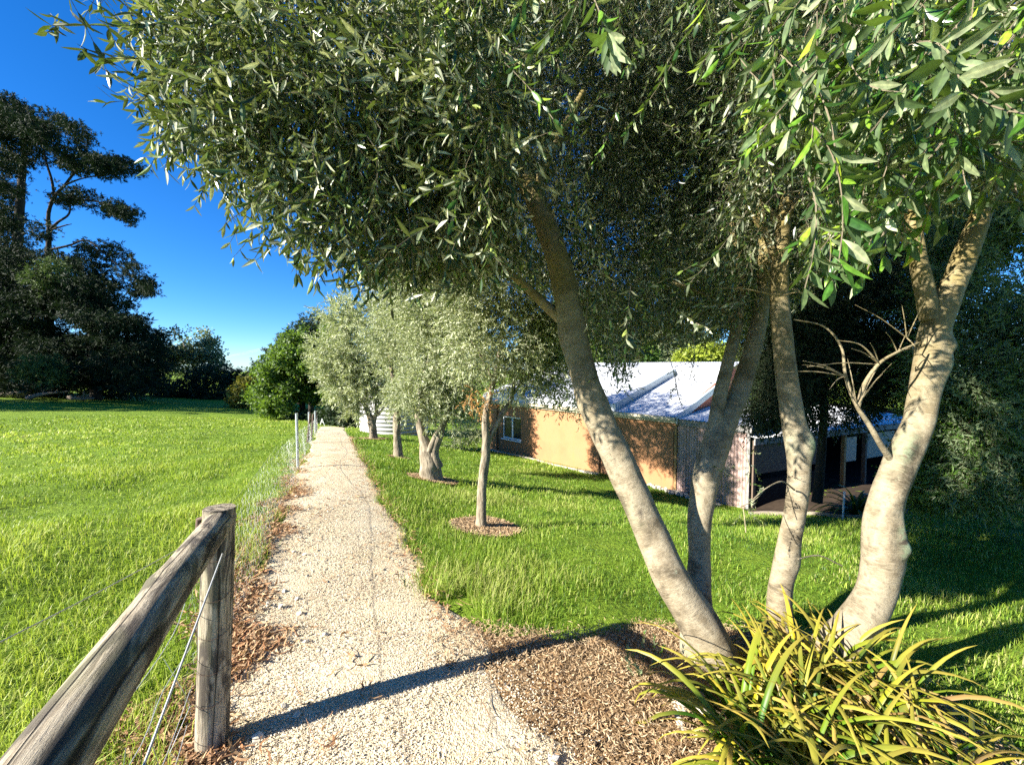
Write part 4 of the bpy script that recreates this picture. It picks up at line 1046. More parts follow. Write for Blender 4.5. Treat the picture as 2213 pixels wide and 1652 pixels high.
tree('pine_tree', 'tall dark pine with a flat layered top and bare bending trunk at the left', 'tree', gp(105, 870, D0), [
    *polypads([(-60, 212), (30, 214), (100, 230), (190, 296), (240, 326), (280, 354), (288, 368), (262, 366), (262, 392), (235, 388), (190, 366), (120, 354), (80, 364), (45, 372), (-60, 392)], 70, 22, 10, D0, 4, 1.5, 1),
    *polypads([(-60, 392), (45, 380), (60, 410), (20, 450), (-60, 460)], 10, 18, 7, D0, 3, 1.2, 2), *polypads([(190, 428), (240, 434), (280, 448), (300, 462), (292, 474), (268, 480), (235, 462), (195, 445)], 34, 11, 3.5, D0, 2.5, .7, 3),
    *polypads([(110, 400), (200, 412), (225, 448), (196, 466), (170, 446), (120, 440)], 22, 10, 3, D0, 2.5, .7, 4), *polypads([(0, 474), (60, 474), (110, 494), (118, 510), (60, 516), (-60, 516)], 12, 18, 6, D0, 2, 1.2, 5),
    *polypads([(180, 526), (205, 522), (248, 530), (286, 562), (314, 590), (332, 624), (318, 634), (306, 646), (292, 634), (275, 605), (240, 585), (200, 575), (160, 560)], 60, 11, 4.5, D0, 3, .8, 6),
    *polypads([(-60, 526), (90, 536), (168, 552), (225, 606), (200, 690), (-60, 690)], 46, 28, 12, D0, 4, 2, 7)],
    [[(112, 872, D0, 30), (108, 760, D0, 26), (105, 650, D0, 22), (104, 560, D0, 16), (106, 500, D0, 12), (105, 460, D0, 10), (118, 425, D0, 9), (140, 400, D0, 7), (165, 370, D0, 6), (205, 345, D0, 4)],
     [(104, 500, D0, 9), (125, 480, D0, 7), (150, 460, D0, 5), (150, 420, D0, 3)], [(118, 430, D0, 8), (112, 390, D0, 7), (100, 350, D0, 6), (90, 300, D0, 4)], [(125, 418, D0, 8), (170, 430, D0, 6), (220, 438, D0, 5), (270, 458, D0, 3)],
     [(106, 540, D0, 8), (150, 530, D0, 6), (190, 520, D0, 5), (240, 560, D0, 4), (300, 610, D0, 2)], [(140, 400, D0, 6), (180, 385, D0, 4), (250, 375, D0, 3)], [(106, 498, D0, 6), (140, 487, D0, 4), (155, 484, D0, 2)]],
    'pine', 'bark_dark', TUFT, 1.0, 560, 'pines at the left of the paddock', .0, .5, .8, .25, .2, -.9, .9, 1)
tree('pine_tree', 'dark pine with a straight trunk cut by the left picture edge behind the layered pine', 'tree', gp(40, 868, 48), [
    (-5, 420, 45, 30, 48, 2), (0, 470, 50, 24, 48, 2), (5, 520, 50, 36, 48, 2), (0, 570, 50, 50, 48, 3), (10, 640, 60, 60, 48, 3)],
    [[(38, 870, 48, 32), (36, 700, 48, 30), (36, 560, 48, 28), (42, 460, 48, 24), (48, 380, 48, 18), (55, 300, 48, 9)], [(40, 500, 48, 8), (10, 480, 48, 6), (-30, 470, 48, 4)], [(44, 440, 48, 7), (15, 425, 48, 5), (-20, 420, 48, 3)]],
    'pine', 'bark_dark', TUFT, 1.0, 420, 'pines at the left of the paddock', 0, .5, .8, .25, .2, -.9, .9, 2)
tree('conifer_tree', 'broad dark conifer with stepped drooping tiers filling the lower left behind the paddock', 'tree', gp(210, 880, 39), [
    *polypads([(-60, 640), (180, 590), (235, 625), (258, 652), (292, 696), (330, 724), (346, 742), (330, 756), (350, 792), (338, 850), (-60, 858)], 150, 30, 10, 40, 4, 2, 8), (330, 735, 24, 7, 39, 1.2), (345, 742, 16, 5, 39, 1), (352, 790, 14, 6, 39, 1), (300, 694, 16, 6, 39, 1), (268, 650, 16, 6, 39, 1),
    (120, 790, 150, 60, 42, 4), (260, 810, 80, 45, 41, 3)],
    [[(210, 885, 39, 30), (205, 800, 39, 26), (190, 680, 39, 12)]], 'pine', 'bark_dark', TUFT, 1.1, 420, None, .25, .7, .6, .3, .15, -9, .9, 3,
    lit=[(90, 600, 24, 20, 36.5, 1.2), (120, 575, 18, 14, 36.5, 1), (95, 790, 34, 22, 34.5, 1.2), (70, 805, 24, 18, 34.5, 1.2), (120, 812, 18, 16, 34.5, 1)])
tree('conifer_tree', 'dark conifer standing at the far left foot of the pines beside fallen branches', 'tree', gp(-20, 872, 44), [
    (-40, 620, 90, 70, 44, 4), (-60, 720, 110, 80, 44, 5), (-30, 810, 100, 60, 44, 4), (40, 760, 60, 70, 44, 4)], [[(-20, 880, 44, 26), (-20, 760, 44, 22), (-25, 620, 44, 10)]], 'pine', 'bark_dark', TUFT, 1.2, 260, None, .2, .7, .6, .3, .15, -9, .9, 4)
tree('eucalyptus_tree', 'grey green eucalyptus with an open airy crown rising behind the dark conifers', 'tree', gp(425, 890, 58), [
    (375, 735, 30, 16, 58, 2.5), (410, 722, 36, 12, 58, 2.5), (440, 738, 28, 12, 58, 2), (392, 760, 34, 20, 58, 2.5), (455, 765, 22, 14, 58, 2), (470, 785, 14, 10, 58, 1.5), (365, 770, 24, 20, 58, 2), (375, 800, 36, 20, 58, 2.5), (420, 775, 20, 10, 58, 1.6), (440, 800, 20, 12, 58, 2)],
    [[(425, 895, 58, 10), (424, 840, 58, 9), (420, 800, 58, 7), (405, 765, 58, 5), (395, 735, 58, 3)], [(422, 810, 58, 5), (440, 780, 58, 4), (455, 755, 58, 2)], [(424, 825, 58, 5), (390, 800, 58, 4), (372, 780, 58, 2)]],
    'euc_leaf', 'bark_pale', CLUMP, 1.0, 420, None, .3, .6, .8, .2, .2, -.5, .9, 5)
tree('conifer_tree', 'dark green spreading conifer in front of the eucalyptus at the paddock end', 'tree', gp(440, 893, 52), [
    (440, 815, 34, 22, 52, 3), (470, 800, 18, 12, 52, 2), (400, 840, 44, 24, 52, 3), (455, 845, 40, 28, 52, 3), (380, 870, 50, 26, 52, 3), (440, 875, 60, 22, 52, 3), (490, 865, 30, 30, 52, 3), (482, 815, 12, 10, 52, 1.5), (350, 860, 40, 36, 52, 3)],
    [[(440, 896, 52, 12), (440, 850, 52, 10), (445, 810, 52, 4)]], 'dark_leaf', 'bark_dark', TUFT, 1.3, 420, None, .15, .7, .6, .3, .15, -9, .9, 6)
tree('conifer_tree', 'small narrow dark conifer showing a pointed top left of the yellow green bush', 'tree', gp(500, 896, 55), [
    (497, 835, 13, 26, 55, 1.5), (493, 808, 9, 16, 55, 1), (518, 818, 18, 20, 55, 1.8), (540, 822, 16, 14, 55, 1.8), (510, 870, 34, 30, 55, 2.5), (545, 850, 26, 34, 55, 2.5), (540, 885, 40, 20, 55, 2)], [[(500, 898, 55, 8), (498, 850, 55, 6), (494, 812, 55, 2)]], 'dark_leaf', 'bark_dark', TUFT, 1.2, 600, None, .1, .7, .6, .2, .15, -9, .9, 7)
tree('rounded_bush', 'rounded olive brown bush lit by the sun at the end of the paddock', 'bush', gp(533, 900, 40), [
    (537, 850, 28, 30, 40, 1.4), (515, 860, 16, 20, 40, 1), (530, 880, 30, 20, 40, 1.4), (555, 868, 20, 26, 40, 1.2), (540, 828, 16, 12, 40, .8)], [[(533, 902, 40, 8), (533, 860, 40, 5)]], 'bush_leaf', 'bark_dark', CLUMP, .75, 420, None, 0, .8, .6, .1, .4, -9, .9, 8)
tree('broadleaf_tree', 'wide bright green spreading tree beyond the path end left of the olives', 'tree', gp(650, 905, 31), [
    *polypads([(560, 800), (585, 775), (615, 752), (645, 726), (690, 705), (740, 700), (756, 760), (764, 850), (742, 888), (700, 892), (600, 890), (566, 884), (556, 840), (568, 815)], 75, 24, 13, 31, 2, 1.0, 9), (660, 820, 70, 60, 32, 2), (560, 803, 14, 5, 31, .6), (598, 762, 14, 6, 31, .6)],
    [[(655, 910, 31, 16), (652, 860, 31, 13), (640, 790, 31, 6)], [(652, 870, 31, 9), (690, 830, 31, 6), (710, 790, 31, 3)], [(652, 875, 31, 8), (610, 840, 31, 5), (590, 800, 31, 3)]],
    'green_leaf', 'bark_dark', CLUMP, .56, 640, None, .15, .8, .6, .12, .3, -.35, 1.5, 9)
tree('conifer_tree', 'dark feathery conifer whose ragged top shows above the bright green tree', 'tree', gp(670, 905, 40), [
    (640, 735, 40, 16, 40, 1.5), (660, 715, 34, 14, 40, 1.5), (690, 700, 40, 20, 40, 2), (610, 760, 36, 14, 40, 1.5), (575, 785, 26, 8, 40, 1.2), (560, 798, 14, 5, 40, .8), (700, 740, 50, 40, 40, 2.5)], [[(672, 908, 40, 14), (675, 800, 40, 10), (690, 690, 40, 3)]], 'dark_leaf', 'bark_dark', TUFT, .9, 500, None, .0, .9, .5, .2, .2, -.9, 1, 10)
tree('shade_foliage', 'very dark foliage standing in for the shaded gap beside the tank at the path end', 'shrub', gp(728, 918, 23), [
    (735, 890, 26, 32, 24, .8), (715, 900, 20, 20, 25, .8), (700, 905, 24, 12, 26, .8), (748, 905, 12, 26, 22.5, .5), (660, 903, 40, 10, 30, 1)], None, 'dark_leaf', 'bark_dark', CLUMP, .5, 560, None, .1, .7, .7, .08, .2, -9, 1, 11)  # dark leaves fill the gap under the foliage, standing in for its shade
tree('conifer_tree', 'dark conifer on the near left of the paddock whose shadow lies across the grass', 'tree', (-60, 22, G(-60, 22)), [
    (-1185, 500, 260, 160, 22, 7), (-1185, 330, 180, 150, 22, 5), (-1185, 640, 330, 110, 22, 8)], [[(-1185, 880, 22, 40), (-1185, 640, 22, 30), (-1185, 300, 22, 8)]], 'pine', 'bark_dark', TUFT, 2.2, 22, None, .2, .7, .6, .3, .15, -9, .9, 31)
# behind the house
tree('broadleaf_tree', 'dark green tree behind the white roof left of the leaning trunk gap', 'tree', gp(1310, 860, 34), [
    (1250, 700, 70, 60, 34, 2.5), (1310, 690, 50, 60, 34, 2.5), (1290, 760, 80, 50, 34, 2.5), (1370, 770, 50, 34, 34, 2), (1200, 740, 70, 60, 34, 2.5), (1335, 720, 34, 40, 34, 1.6)], [[(1300, 880, 34, 16), (1300, 760, 34, 9)]], 'green_leaf', 'bark_dark', CLUMP, .8, 420, None, .15, .8, .6, .12, .4, -.9, .8, 12)
tree('eucalyptus_tree', 'hazy grey green tree rising behind the roof ridge', 'tree', gp(1430, 850, 48), [
    (1420, 720, 44, 30, 48, 2.5), (1460, 740, 50, 30, 48, 2.5), (1400, 750, 40, 26, 48, 2.5), (1440, 775, 70, 26, 48, 2.5), (1500, 760, 50, 36, 48, 2.5)], [[(1430, 860, 48, 10), (1432, 740, 48, 5)]], 'euc_leaf', 'bark_pale', CLUMP, 1.0, 400, None, .2, .7, .7, .2, .3, -.7, .9, 13)
tree('rounded_bush', 'yellow green sunlit bush peeping over the roof ridge', 'bush', gp(1520, 850, 26), [
    (1500, 772, 44, 16, 26, 1), (1545, 765, 44, 22, 26, 1), (1590, 772, 36, 18, 26, 1), (1520, 790, 70, 16, 26, 1)], [[(1525, 850, 26, 8), (1525, 780, 26, 4)]], 'lime_leaf', 'bark_dark', CLUMP, .5, 420, None, 0, .8, .7, .08, .4, -9, 1, 14)
tree('evergreen_tree', 'dense dark small-leaved tree standing between the house and shed behind the trunks', 'tree', gp(1760, 1080, 8.2), [
    (1500, 560, 120, 130, 8.2, 1.0), (1640, 560, 120, 130, 8.2, 1.0), (1760, 640, 110, 120, 8, 1.0), (1860, 680, 100, 120, 7.8, 1.0), (1690, 700, 90, 90, 8, .8), (1780, 780, 120, 80, 7.8, .8), (1880, 800, 90, 70, 7.6, .7), (1690, 820, 60, 60, 7.8, .6), (1760, 870, 110, 34, 7.6, .5), (1660, 880, 50, 34, 7.6, .4), (1560, 470, 150, 120, 9, 1), (1780, 500, 150, 120, 9, 1), (2000, 560, 110, 100, 9, 1), (2060, 430, 130, 120, 9, 1), (1900, 420, 120, 110, 9.2, 1), (1400, 330, 150, 140, 9.5, 1), (1520, 200, 200, 160, 9.5, 1.2), (1720, 260, 180, 170, 9.5, 1.2)],
    [[(1765, 1085, 8.2, 26), (1775, 980, 8.2, 22), (1780, 850, 8.1, 17), (1770, 720, 8, 11), (1760, 600, 8, 6)], [(1778, 880, 8.1, 10), (1700, 780, 8, 7), (1600, 660, 8, 4)], [(1778, 820, 8, 9), (1850, 740, 7.9, 6), (1880, 660, 7.8, 4)]],
    'dark_leaf', 'bark_dark', [spray(440 + k, .34, 8, .085, .022, 0, .35, stem=.0015) for k in range(4)], .95, 280, None, .55, .6, .7, .1, .2, -.55, 1.8, 15)
tree('olive_tree', 'bushy olive hedge tree at the right picture edge with low hanging branches', 'tree', gp(2190, 1080, 5.6), [
    (2140, 640, 90, 110, 5.4, .8), (2220, 560, 110, 120, 5.4, .9), (2130, 780, 90, 100, 5.3, .8), (2230, 760, 110, 120, 5.4, .9), (2100, 900, 80, 80, 5.1, .6), (2200, 930, 100, 110, 5.2, .7), (2070, 960, 60, 60, 5.0, .4), (2150, 1010, 80, 56, 4.9, .5), (2060, 820, 50, 70, 5.3, .4), (2080, 1030, 46, 36, 4.8, .3), (2290, 900, 100, 200, 5.4, .9), (2180, 430, 110, 120, 5.8, .9), (2110, 520, 70, 80, 5.8, .7)],
    [[(2190, 1095, 5.5, 40), (2195, 980, 5.5, 34), (2180, 820, 5.5, 24), (2170, 660, 5.5, 14)], [(2190, 960, 5.4, 16), (2130, 880, 5.2, 9), (2070, 850, 5.1, 5)]],
    'shrub_leaf', 'bark_young', [spray(460 + k, .30, 8, .075, .017, 1, .35, stem=.0013) for k in range(4)], .95, 90, None, .5, .7, .6, .06, .25, -.8, 2.2, 16)
tree('green_shrub', 'low bright green leafy shrub on the lawn edge right of the thickest trunk', 'shrub', gp(2020, 1098, 5.8), [
    (2010, 1010, 46, 40, 5.8, .35), (2050, 1050, 60, 36, 5.7, .35), (1985, 1060, 34, 34, 5.7, .25), (2100, 1065, 46, 30, 5.7, .3), (2020, 975, 36, 36, 5.9, .3)], None,
    'green_leaf', 'bark_dark', [spray(480 + k, .26, 8, .07, .022, 1, .5, stem=.0013, opening=70) for k in range(4)], .9, 120, None, .0, .9, .6, .04, .3, -9, 2, 17)
tree('grey_shrub', 'small silvery shrub at the left end of the ochre wall beyond the young olive', 'shrub', gp(1010, 965, 15.5), [
    (1005, 935, 28, 26, 15.5, .5), (1030, 925, 22, 32, 15.5, .5), (985, 950, 18, 14, 15.3, .35)], None, 'olive_leaf_far', 'bark_dark', SP_T2, .9, 260, None, .2, .8, .6, .05, .3, -9, 2, 18)

# strap-leaved clump at the foot of the big olive
def straps(mb, cx, cy, n, L, W, spread, g, cols, lift=1.0, face=None):
    t = np.linspace(0, 1, 12)
    for k in range(n):
        q = g.uniform(0, 6.283); l = L * g.uniform(.65, 1.15); w = W * g.uniform(.7, 1.25)
        op = R(g.uniform(6, 50)) * spread; bend = R(g.uniform(70, 165)) * (.75 + op)
        ax, ay = cx + g.normal(0, .03), cy + g.normal(0, .03)
        az = G(ax, ay) - .01
        p = [np.array([ax, ay, az])]
        for i in range(11):
            a = op + bend * (t[i] ** 1.5)
            p.append(p[-1] + np.array([math.sin(a) * math.cos(q), math.sin(a) * math.sin(q), math.cos(a) * lift]) * l / 11)
        p = np.array(p); p[:, 2] = np.maximum(p[:, 2], az + .035 + .02 * g.uniform())
        tg = norm(np.gradient(p, axis=0)); side = np.array([-math.sin(q), math.cos(q), 0.0])
        tw = g.normal(0, .35) * t; nr = np.cross(side, tg)
        sd = side * np.cos(tw)[:, None] + nr * np.sin(tw)[:, None]; nn = np.cross(sd, tg)
        wd = w * np.minimum(1, .55 + 1.6 * t) * np.clip((1 - t) / .38, 0, 1) ** .7 + .0006
        fold = .28 * wd[:, None] * nn * -1
        V = np.stack([p - sd * wd[:, None] / 2 - fold * .5, p + fold * .5, p + sd * wd[:, None] / 2 - fold * .5], 1)
        tc = np.stack([np.stack([-wd / 2, t * l, 0 * t], -1), np.stack([0 * t, t * l, 0 * t], -1), np.stack([wd / 2, t * l, 0 * t], -1)], 1)
        Q = []
        for i in range(11): a = 3 * i; Q += [[a, a + 1, a + 4, a + 3], [a + 1, a + 2, a + 5, a + 4]]
        mb.add(V.reshape(-1, 3), Q, float(cols(g)), tc.reshape(-1, 3), 0, np.repeat(t, 3))
gs = np.random.default_rng(17)
def strapcol(g):
    u = g.uniform()
    return g.uniform(.0, .5) if u < .70 else (g.uniform(.5, .72) if u < .86 else g.uniform(.76, 1.0))
cl = thing('strap_leaf_clump', 'arching yellow green strap-leaved clump with dry leaves at the foot of the big olive', 'plant', tuple(gp(1740, 1560, 1.9)))
CO = Off(cl); mb = MB()
for (x, y) in [(.93, 1.50), (1.04, 1.64), (.98, 1.34), (1.14, 1.28), (1.10, 1.42), (1.22, 1.58), (1.36, 1.44), (1.50, 1.60), (1.62, 1.45), (1.56, 1.68), (1.68, 1.70), (1.40, 1.76), (1.58, 1.80), (1.26, 1.72), (1.62, 1.78), (1.5, 1.30), (1.28, 1.26), (1.66, 1.36), (1.46, 1.90), (1.62, 1.92)]:
    straps(mb, x, y, 34, .64, .019 if y > 1.4 else .015, 1.05, gs, strapcol, .95 if y > 1.4 else .8)
straps(mb, 1.42, 1.92, 9, .56, .030, .5, gs, lambda g: g.uniform(.3, .72))
straps(mb, 1.58, 1.86, 8, .58, .030, .6, gs, lambda g: g.uniform(.1, .7))
straps(mb, 1.74, 1.70, 16, .6, .014, 1.3, gs, lambda g: g.uniform(0, .5))
straps(mb, 1.5, 1.6, 90, .42, .022, 1.6, gs, lambda g: g.uniform(.76, 1.0), .8)
straps(mb, 1.3, 1.45, 50, .42, .022, 1.6, gs, lambda g: g.uniform(.76, 1.0), .8)
CO.build(mb, 'leaves', M['strap'], True)
sd = tree('olive_sucker', 'small grey green olive sucker sprouting in the trunk shadow beside the mulch', 'seedling', gp(1395, 1500, 2.05), [], [[(1395, 1505, 2.05, 3), (1385, 1470, 2.03, 3), (1372, 1420, 2.02, 2)], [(1400, 1505, 2.05, 3), (1415, 1480, 2.0, 3), (1440, 1455, 1.98, 2)]], 'shrub_leaf', 'twig', SP_MID, 1, 0) if False else None
t = thing('olive_sucker', 'small grey green olive sucker sprouting in the trunk shadow beside the mulch', 'seedling', tuple(gp(1400, 1490, 2.08))); T = Off(t)
mb = MB(); q = np.array(t.location); n = 9
pp = q + np.stack([RNG.normal(0, .045, n), RNG.normal(0, .03, n), np.zeros(n)], -1); pp[:, 2] = Z(pp[:, 0], pp[:, 1])
scatter(mb, [spray(520 + k, .17, 8, .032, .012, 1, .25, stem=.0014) for k in range(3)], pp, norm(RNG.normal(size=(n, 3)) * .35 + np.array([-.1, 0, 1])), RNG.uniform(.6, 1.1, n))
T.build(mb, 'leaves', M['shrub_leaf'])
mb = MB(); p = gp(1470, 1600, 1.86)
stones(mb, np.array([p[0], p[0] + .08, p[0] - .04]), np.array([p[1], p[1] - .05, p[1] - .1]), np.array([p[2] + .02] * 3), np.array([.06, .05, .045]), .7)
o = mb.build('rock', M['stone'], smooth=True); tag(o, 'pale rocks half hidden under the left side of the strap-leaved clump', 'rock')

# yucca-like plant and fallen branches
t = thing('spiky_plant', 'dark spiky flax plant in the shade in front of the open shed', 'plant', tuple(gp(1850, 1112, 8.6))); T = Off(t); mb = MB()
b = t.location; straps(mb, b[0], b[1], 46, 1.05, .05, 1.25, np.random.default_rng(8), lambda g: g.uniform(0, .12), 1.0); T.build(mb, 'leaves', M['strap'], True)
for k, (a, b_, c_, lab) in enumerate([((-5, 872, 38), (40, 866, 37), (75, 852, 38), 'bare grey fallen branch nearest the left picture edge under the pines'), ((62, 873, 36.5), (95, 866, 36.5), (150, 858, 37), 'longest bare fallen branch lying on the lit grass under the pines'), ((40, 862, 37.5), (60, 850, 37.5), (72, 836, 38), 'upright stub of a bare fallen branch under the pines'), ((150, 880, 37.5), (180, 879, 37.5), (205, 876, 38), 'short pale fallen branch lying right of the others under the pines')]):
    pts = [gp(*q) + np.array([0, 0, .2 + (.5 if k == 2 and i == 2 else .35 * i * (k != 3))]) for i, q in enumerate((a, b_, c_))]
    t = thing('fallen_branch', lab, 'branch', tuple(pts[0]), group='fallen branches under the pines'); T = Off(t); mb = MB()
    tube(mb, catmull(pts, 5), np.linspace(.24, .08, 11), 9, .1, seed=k); tube(mb, [pts[1], pts[1] + np.array([.4, -.2, .8])], [.1, .03], 7); tube(mb, [(pts[1] + pts[2]) / 2, pts[2] + np.array([-.5, -.3, .5])], [.08, .02], 7)
    T.build(mb, 'bough', M['log'], True)
# ------------------------------------------------------------------ house: local x runs along the wall away from the near corner, local y points out of the wall
HA = math.atan2(H1[1], H1[0])
house = thing('house', 'low ochre rendered house with white metal roofs behind the olive trees', 'house', (HC[0], HC[1], HZ), HA)
WH = 2.28; WL = 8.75
def hb(name, mat, boxes, parent=house, smooth=False):
    mb = MB()
    for lo, hi in boxes: box(mb, lo, hi)
    return mb.build(name, mat, parent, smooth)
wx0, wx1, wz0, wz1 = 6.55, 7.75, .62, 1.62                              # window opening
hb('wall', M['ochre'], [((0, -.2, -.6), (wx0, 0, WH)), ((wx1, -.2, -.6), (WL, 0, WH)), ((wx0, -.2, -.6), (wx1, 0, wz0)), ((wx0, -.2, wz1), (wx1, 0, WH)), ((WL - .2, -6, -.6), (WL, -.2, WH))])
# control joints and downpipes
def pipe(x, y=.05, r=.04, z0=-.3, z1=WH - .05):
    mb = MB(); tube(mb, [(x, y, z0), (x, y, z1 - .2), (x, y + .06, z1)], r, 10); return mb.build('downpipe', M['gutter_dark'], house, True)
M['gutter_dark'] = plain('brown downpipe', (.20, .12, .07), .6, .3, 0, .1)
pipe(8.05); pipe(2.62, .05, .03)
win = hb('window', M['frame_white'], [((wx0, -.16, wz0), (wx0 + .06, -.06, wz1)), ((wx1 - .06, -.16, wz0), (wx1, -.06, wz1)), ((wx0 + .06, -.16, wz0), (wx1 - .06, -.06, wz0 + .06)), ((wx0 + .06, -.16, wz1 - .06), (wx1 - .06, -.06, wz1)), (((wx0 + wx1) / 2 - .035, -.15, wz0 + .06), ((wx0 + wx1) / 2 + .035, -.07, wz1 - .06))])
hb('pane', M['glass'], [((wx0 + .05, -.12, wz0 + .05), (wx1 - .05, -.11, wz1 - .05))], win)
hb('blind', M['curtain'], [((wx0 + .9, -.19, wz0 + .06), (wx1 - .02, -.17, wz1 - .06))], win)
hb('sill', M['frame_white'], [((wx0 - .03, -.1, wz0 - .05), (wx1 + .03, .045, wz0 - .002))], win)
hb('back_wall', M['shade_black'], [((.0, -6.2, -.6), (WL, -6, WH + 1.2)), ((wx0 - .4, -1.6, .2), (wx1 + .6, -1.55, 2.2))])
SL = .245                                                              # roof rise per metre
def corr_roof(x0, x1, y0, y1, z0, mat, name, th=.05, period=.105, amp=.012, slope=SL, parent=house):
    """a corrugated sheet rising from y0 (eave) back to y1"""
    nx = int((x1 - x0) / period * 6) + 1; xs = np.linspace(x0, x1, nx)
    zc = amp * np.sin(2 * np.pi * xs / period)
    mb = MB(); V = []
    for y in (y0, y1):
        z = z0 + (y0 - y) * slope
        V.append(np.stack([xs, xs * 0 + y, z + zc], -1)); V.append(np.stack([xs, xs * 0 + y, z + zc - .004 - 0 * xs], -1))
    V = np.concatenate(V); i = np.arange(nx - 1)
    mb.add(V, np.concatenate([np.stack([i, i + 1, i + 1 + 2 * nx, i + 2 * nx], -1)]))
    return mb.build(name, mat, parent, True)
M['roof_sheet'] = plain('white roof sheet', (.60, .62, .66), .42, .4, 0, .05, 1.5, .05)
ez = WH + .03
SPLIT = 1.96; TOPY = -4.6
corr_roof(-.12, SPLIT + .1, .14, TOPY, ez, M['roof_sheet'], 'roof')
corr_roof(SPLIT, WL + .15, .14, TOPY, ez + .25, M['roof_sheet'], 'roof')
corr_roof(-.12, WL + .15, TOPY - .01, -6.6, ez + (.14 - TOPY) * SL + .29, M['roof_sheet'], 'upper_roof', slope=.13)
def slab(name, mat, x0, x1, ya, yb, za, zb, th):
    """a sloping board: bottom edge from (ya, za) to (yb, zb), th high"""
    mb = MB(); hexa(mb, [(x0, ya, za), (x1, ya, za), (x1, yb, zb), (x0, yb, zb), (x0, ya, za + th), (x1, ya, za + th), (x1, yb, zb + th), (x0, yb, zb + th)][0:8])
    return mb.build(name, mat, house)
rz = lambda y: ez + (.14 - y) * SL
slab('roof_step', M['barge'], SPLIT - .03, SPLIT - .002, .14, TOPY, rz(.14) + .015, rz(TOPY) + .015, .26)
slab('barge_board', M['barge'], -.17, -.125, .16, TOPY, rz(.16) - .19, rz(TOPY) - .19, .215)
slab('upper_step', M['roof_sheet'], -.12, WL + .1, TOPY + .03, TOPY + .005, rz(TOPY) + .01, rz(TOPY) + .01, .28)
hb('gutter', M['gutter'], [((-.12, .145, ez - .10), (SPLIT, .235, ez - .005)), ((-.12, .03, ez - .19), (SPLIT, .10, ez - .11))])
hb('gutter', M['gutter'], [((SPLIT + .002, .145, ez - .10), (WL + .15, .235, ez + .0)), ((SPLIT + .002, .03, ez - .19), (WL + .15, .10, ez - .11))])
slab('eave_edge', M['roof_sheet'], SPLIT + .002, WL + .15, .145, .13, ez + .005, ez + .005, .235)
# gable wall above the lean-to
mb = MB(); V = np.array([(0, 0, WH - .4), (0, -6, WH - .4), (0, -6, rz(-6) + .1), (0, 0, WH), (-.06, 0, WH - .4), (-.06, -6, WH - .4), (-.06, -6, rz(-6) + .1), (-.06, 0, WH)])
mb.add(V, [[0, 3, 2, 1], [4, 5, 6, 7], [0, 1, 5, 4], [1, 2, 6, 5], [2, 3, 7, 6], [3, 0, 4, 7]]); mb.build('gable', M['gable'], house)
# lean-to
nx = 170; xs = np.linspace(-1.98, -.11, nx); yy = .012 * np.sin(2 * np.pi * xs / .076) - .02
mb = MB(); V = np.concatenate([np.stack([xs, yy, xs * 0 - .6], -1), np.stack([xs, yy, xs * 0 + WH - .22], -1)]); i = np.arange(nx - 1)
mb.add(V, np.stack([i, i + 1, i + 1 + nx, i + nx], -1)); mb.build('lean_to_wall', M['pink_wall'], house, True)
hb('corner_post', M['timber_post'], [((-.108, -.1, -.6), (-.03, .03, WH - .06))])
hb('corner_post', M['grey_timber'], [((-2.06, -.1, -.6), (-1.985, .025, WH - .2))])
hb('fascia', M['grey_timber'], [((-2.1, .0, WH - .215), (-.112, .05, WH - .04))])
corr_roof(-2.2, -.1, .12, -4.5, WH - .02, M['shed_roof'], 'lean_to_roof', slope=.06)
hb('lean_to_side', M['shade_black'], [((-2.05, -4.4, -.6), (-2.0, -.12, WH - .2))])

# open shed beyond, facing the lawn
SA = R(90 - 67); SD = np.array([math.cos(SA), math.sin(SA)])
shp = np.array([6.3, 10.45])
shed = thing('shed', 'dark open-fronted shed with pale corrugated roof and beige panels beside the house', 'shed', (shp[0], shp[1], -2.25), SA)
SE = 1.95
def sb(name, mat, boxes, parent=shed):
    mb = MB()
    for lo, hi in boxes: box(mb, lo, hi)
    return mb.build(name, mat, parent)
corr_roof(.0, 9.5, -.35, 4.2, SE, M['shed_roof'], 'roof', slope=-.05, parent=shed)
sb('fascia', M['grey_timber'], [((0, -.30, SE - .20), (9.5, -.26, SE - .03))])
sb('back_wall', M['shade_black'], [((0, 3.2, -.5), (9.5, 3.3, 2.5)), ((9.4, -.2, -.5), (9.5, 3.19, 2.2)), ((.0, .1, -.5), (.06, 3.19, 2.1))])
sb('floor', M['shade_black'], [((0, -.2, -.4), (9.39, 3.19, .02))])
for x in (.1, 1.75, 3.1, 4.25, 5.4, 7.2):
    sb('post', M['timber_post'] if x in (4.25,) else M['brown_panel'], [((x, -.2, -.4), (x + .10, -.1, SE - .1))])
sb('panel', M['brown_panel'], [((.21, -.17, .92), (1.74, -.13, 1.70))])
sb('panel', M['brown_panel'], [((1.86, -.17, .95), (3.09, -.13, 1.70))])
sb('panel', M['beige_panel'], [((4.36, -.17, .86), (4.95, -.13, 1.62))])
sb('panel', M['beige_panel'], [((5.52, -.17, .86), (7.18, -.13, 1.66))])
for k, (a, b) in enumerate(((.21, 1.74), (1.86, 3.09))): sb('shade_panel', M['shade_black'], [((a, -.17, -.3), (b, -.12, .75))])  # black boards fill the opening, standing in for the shade below the panels

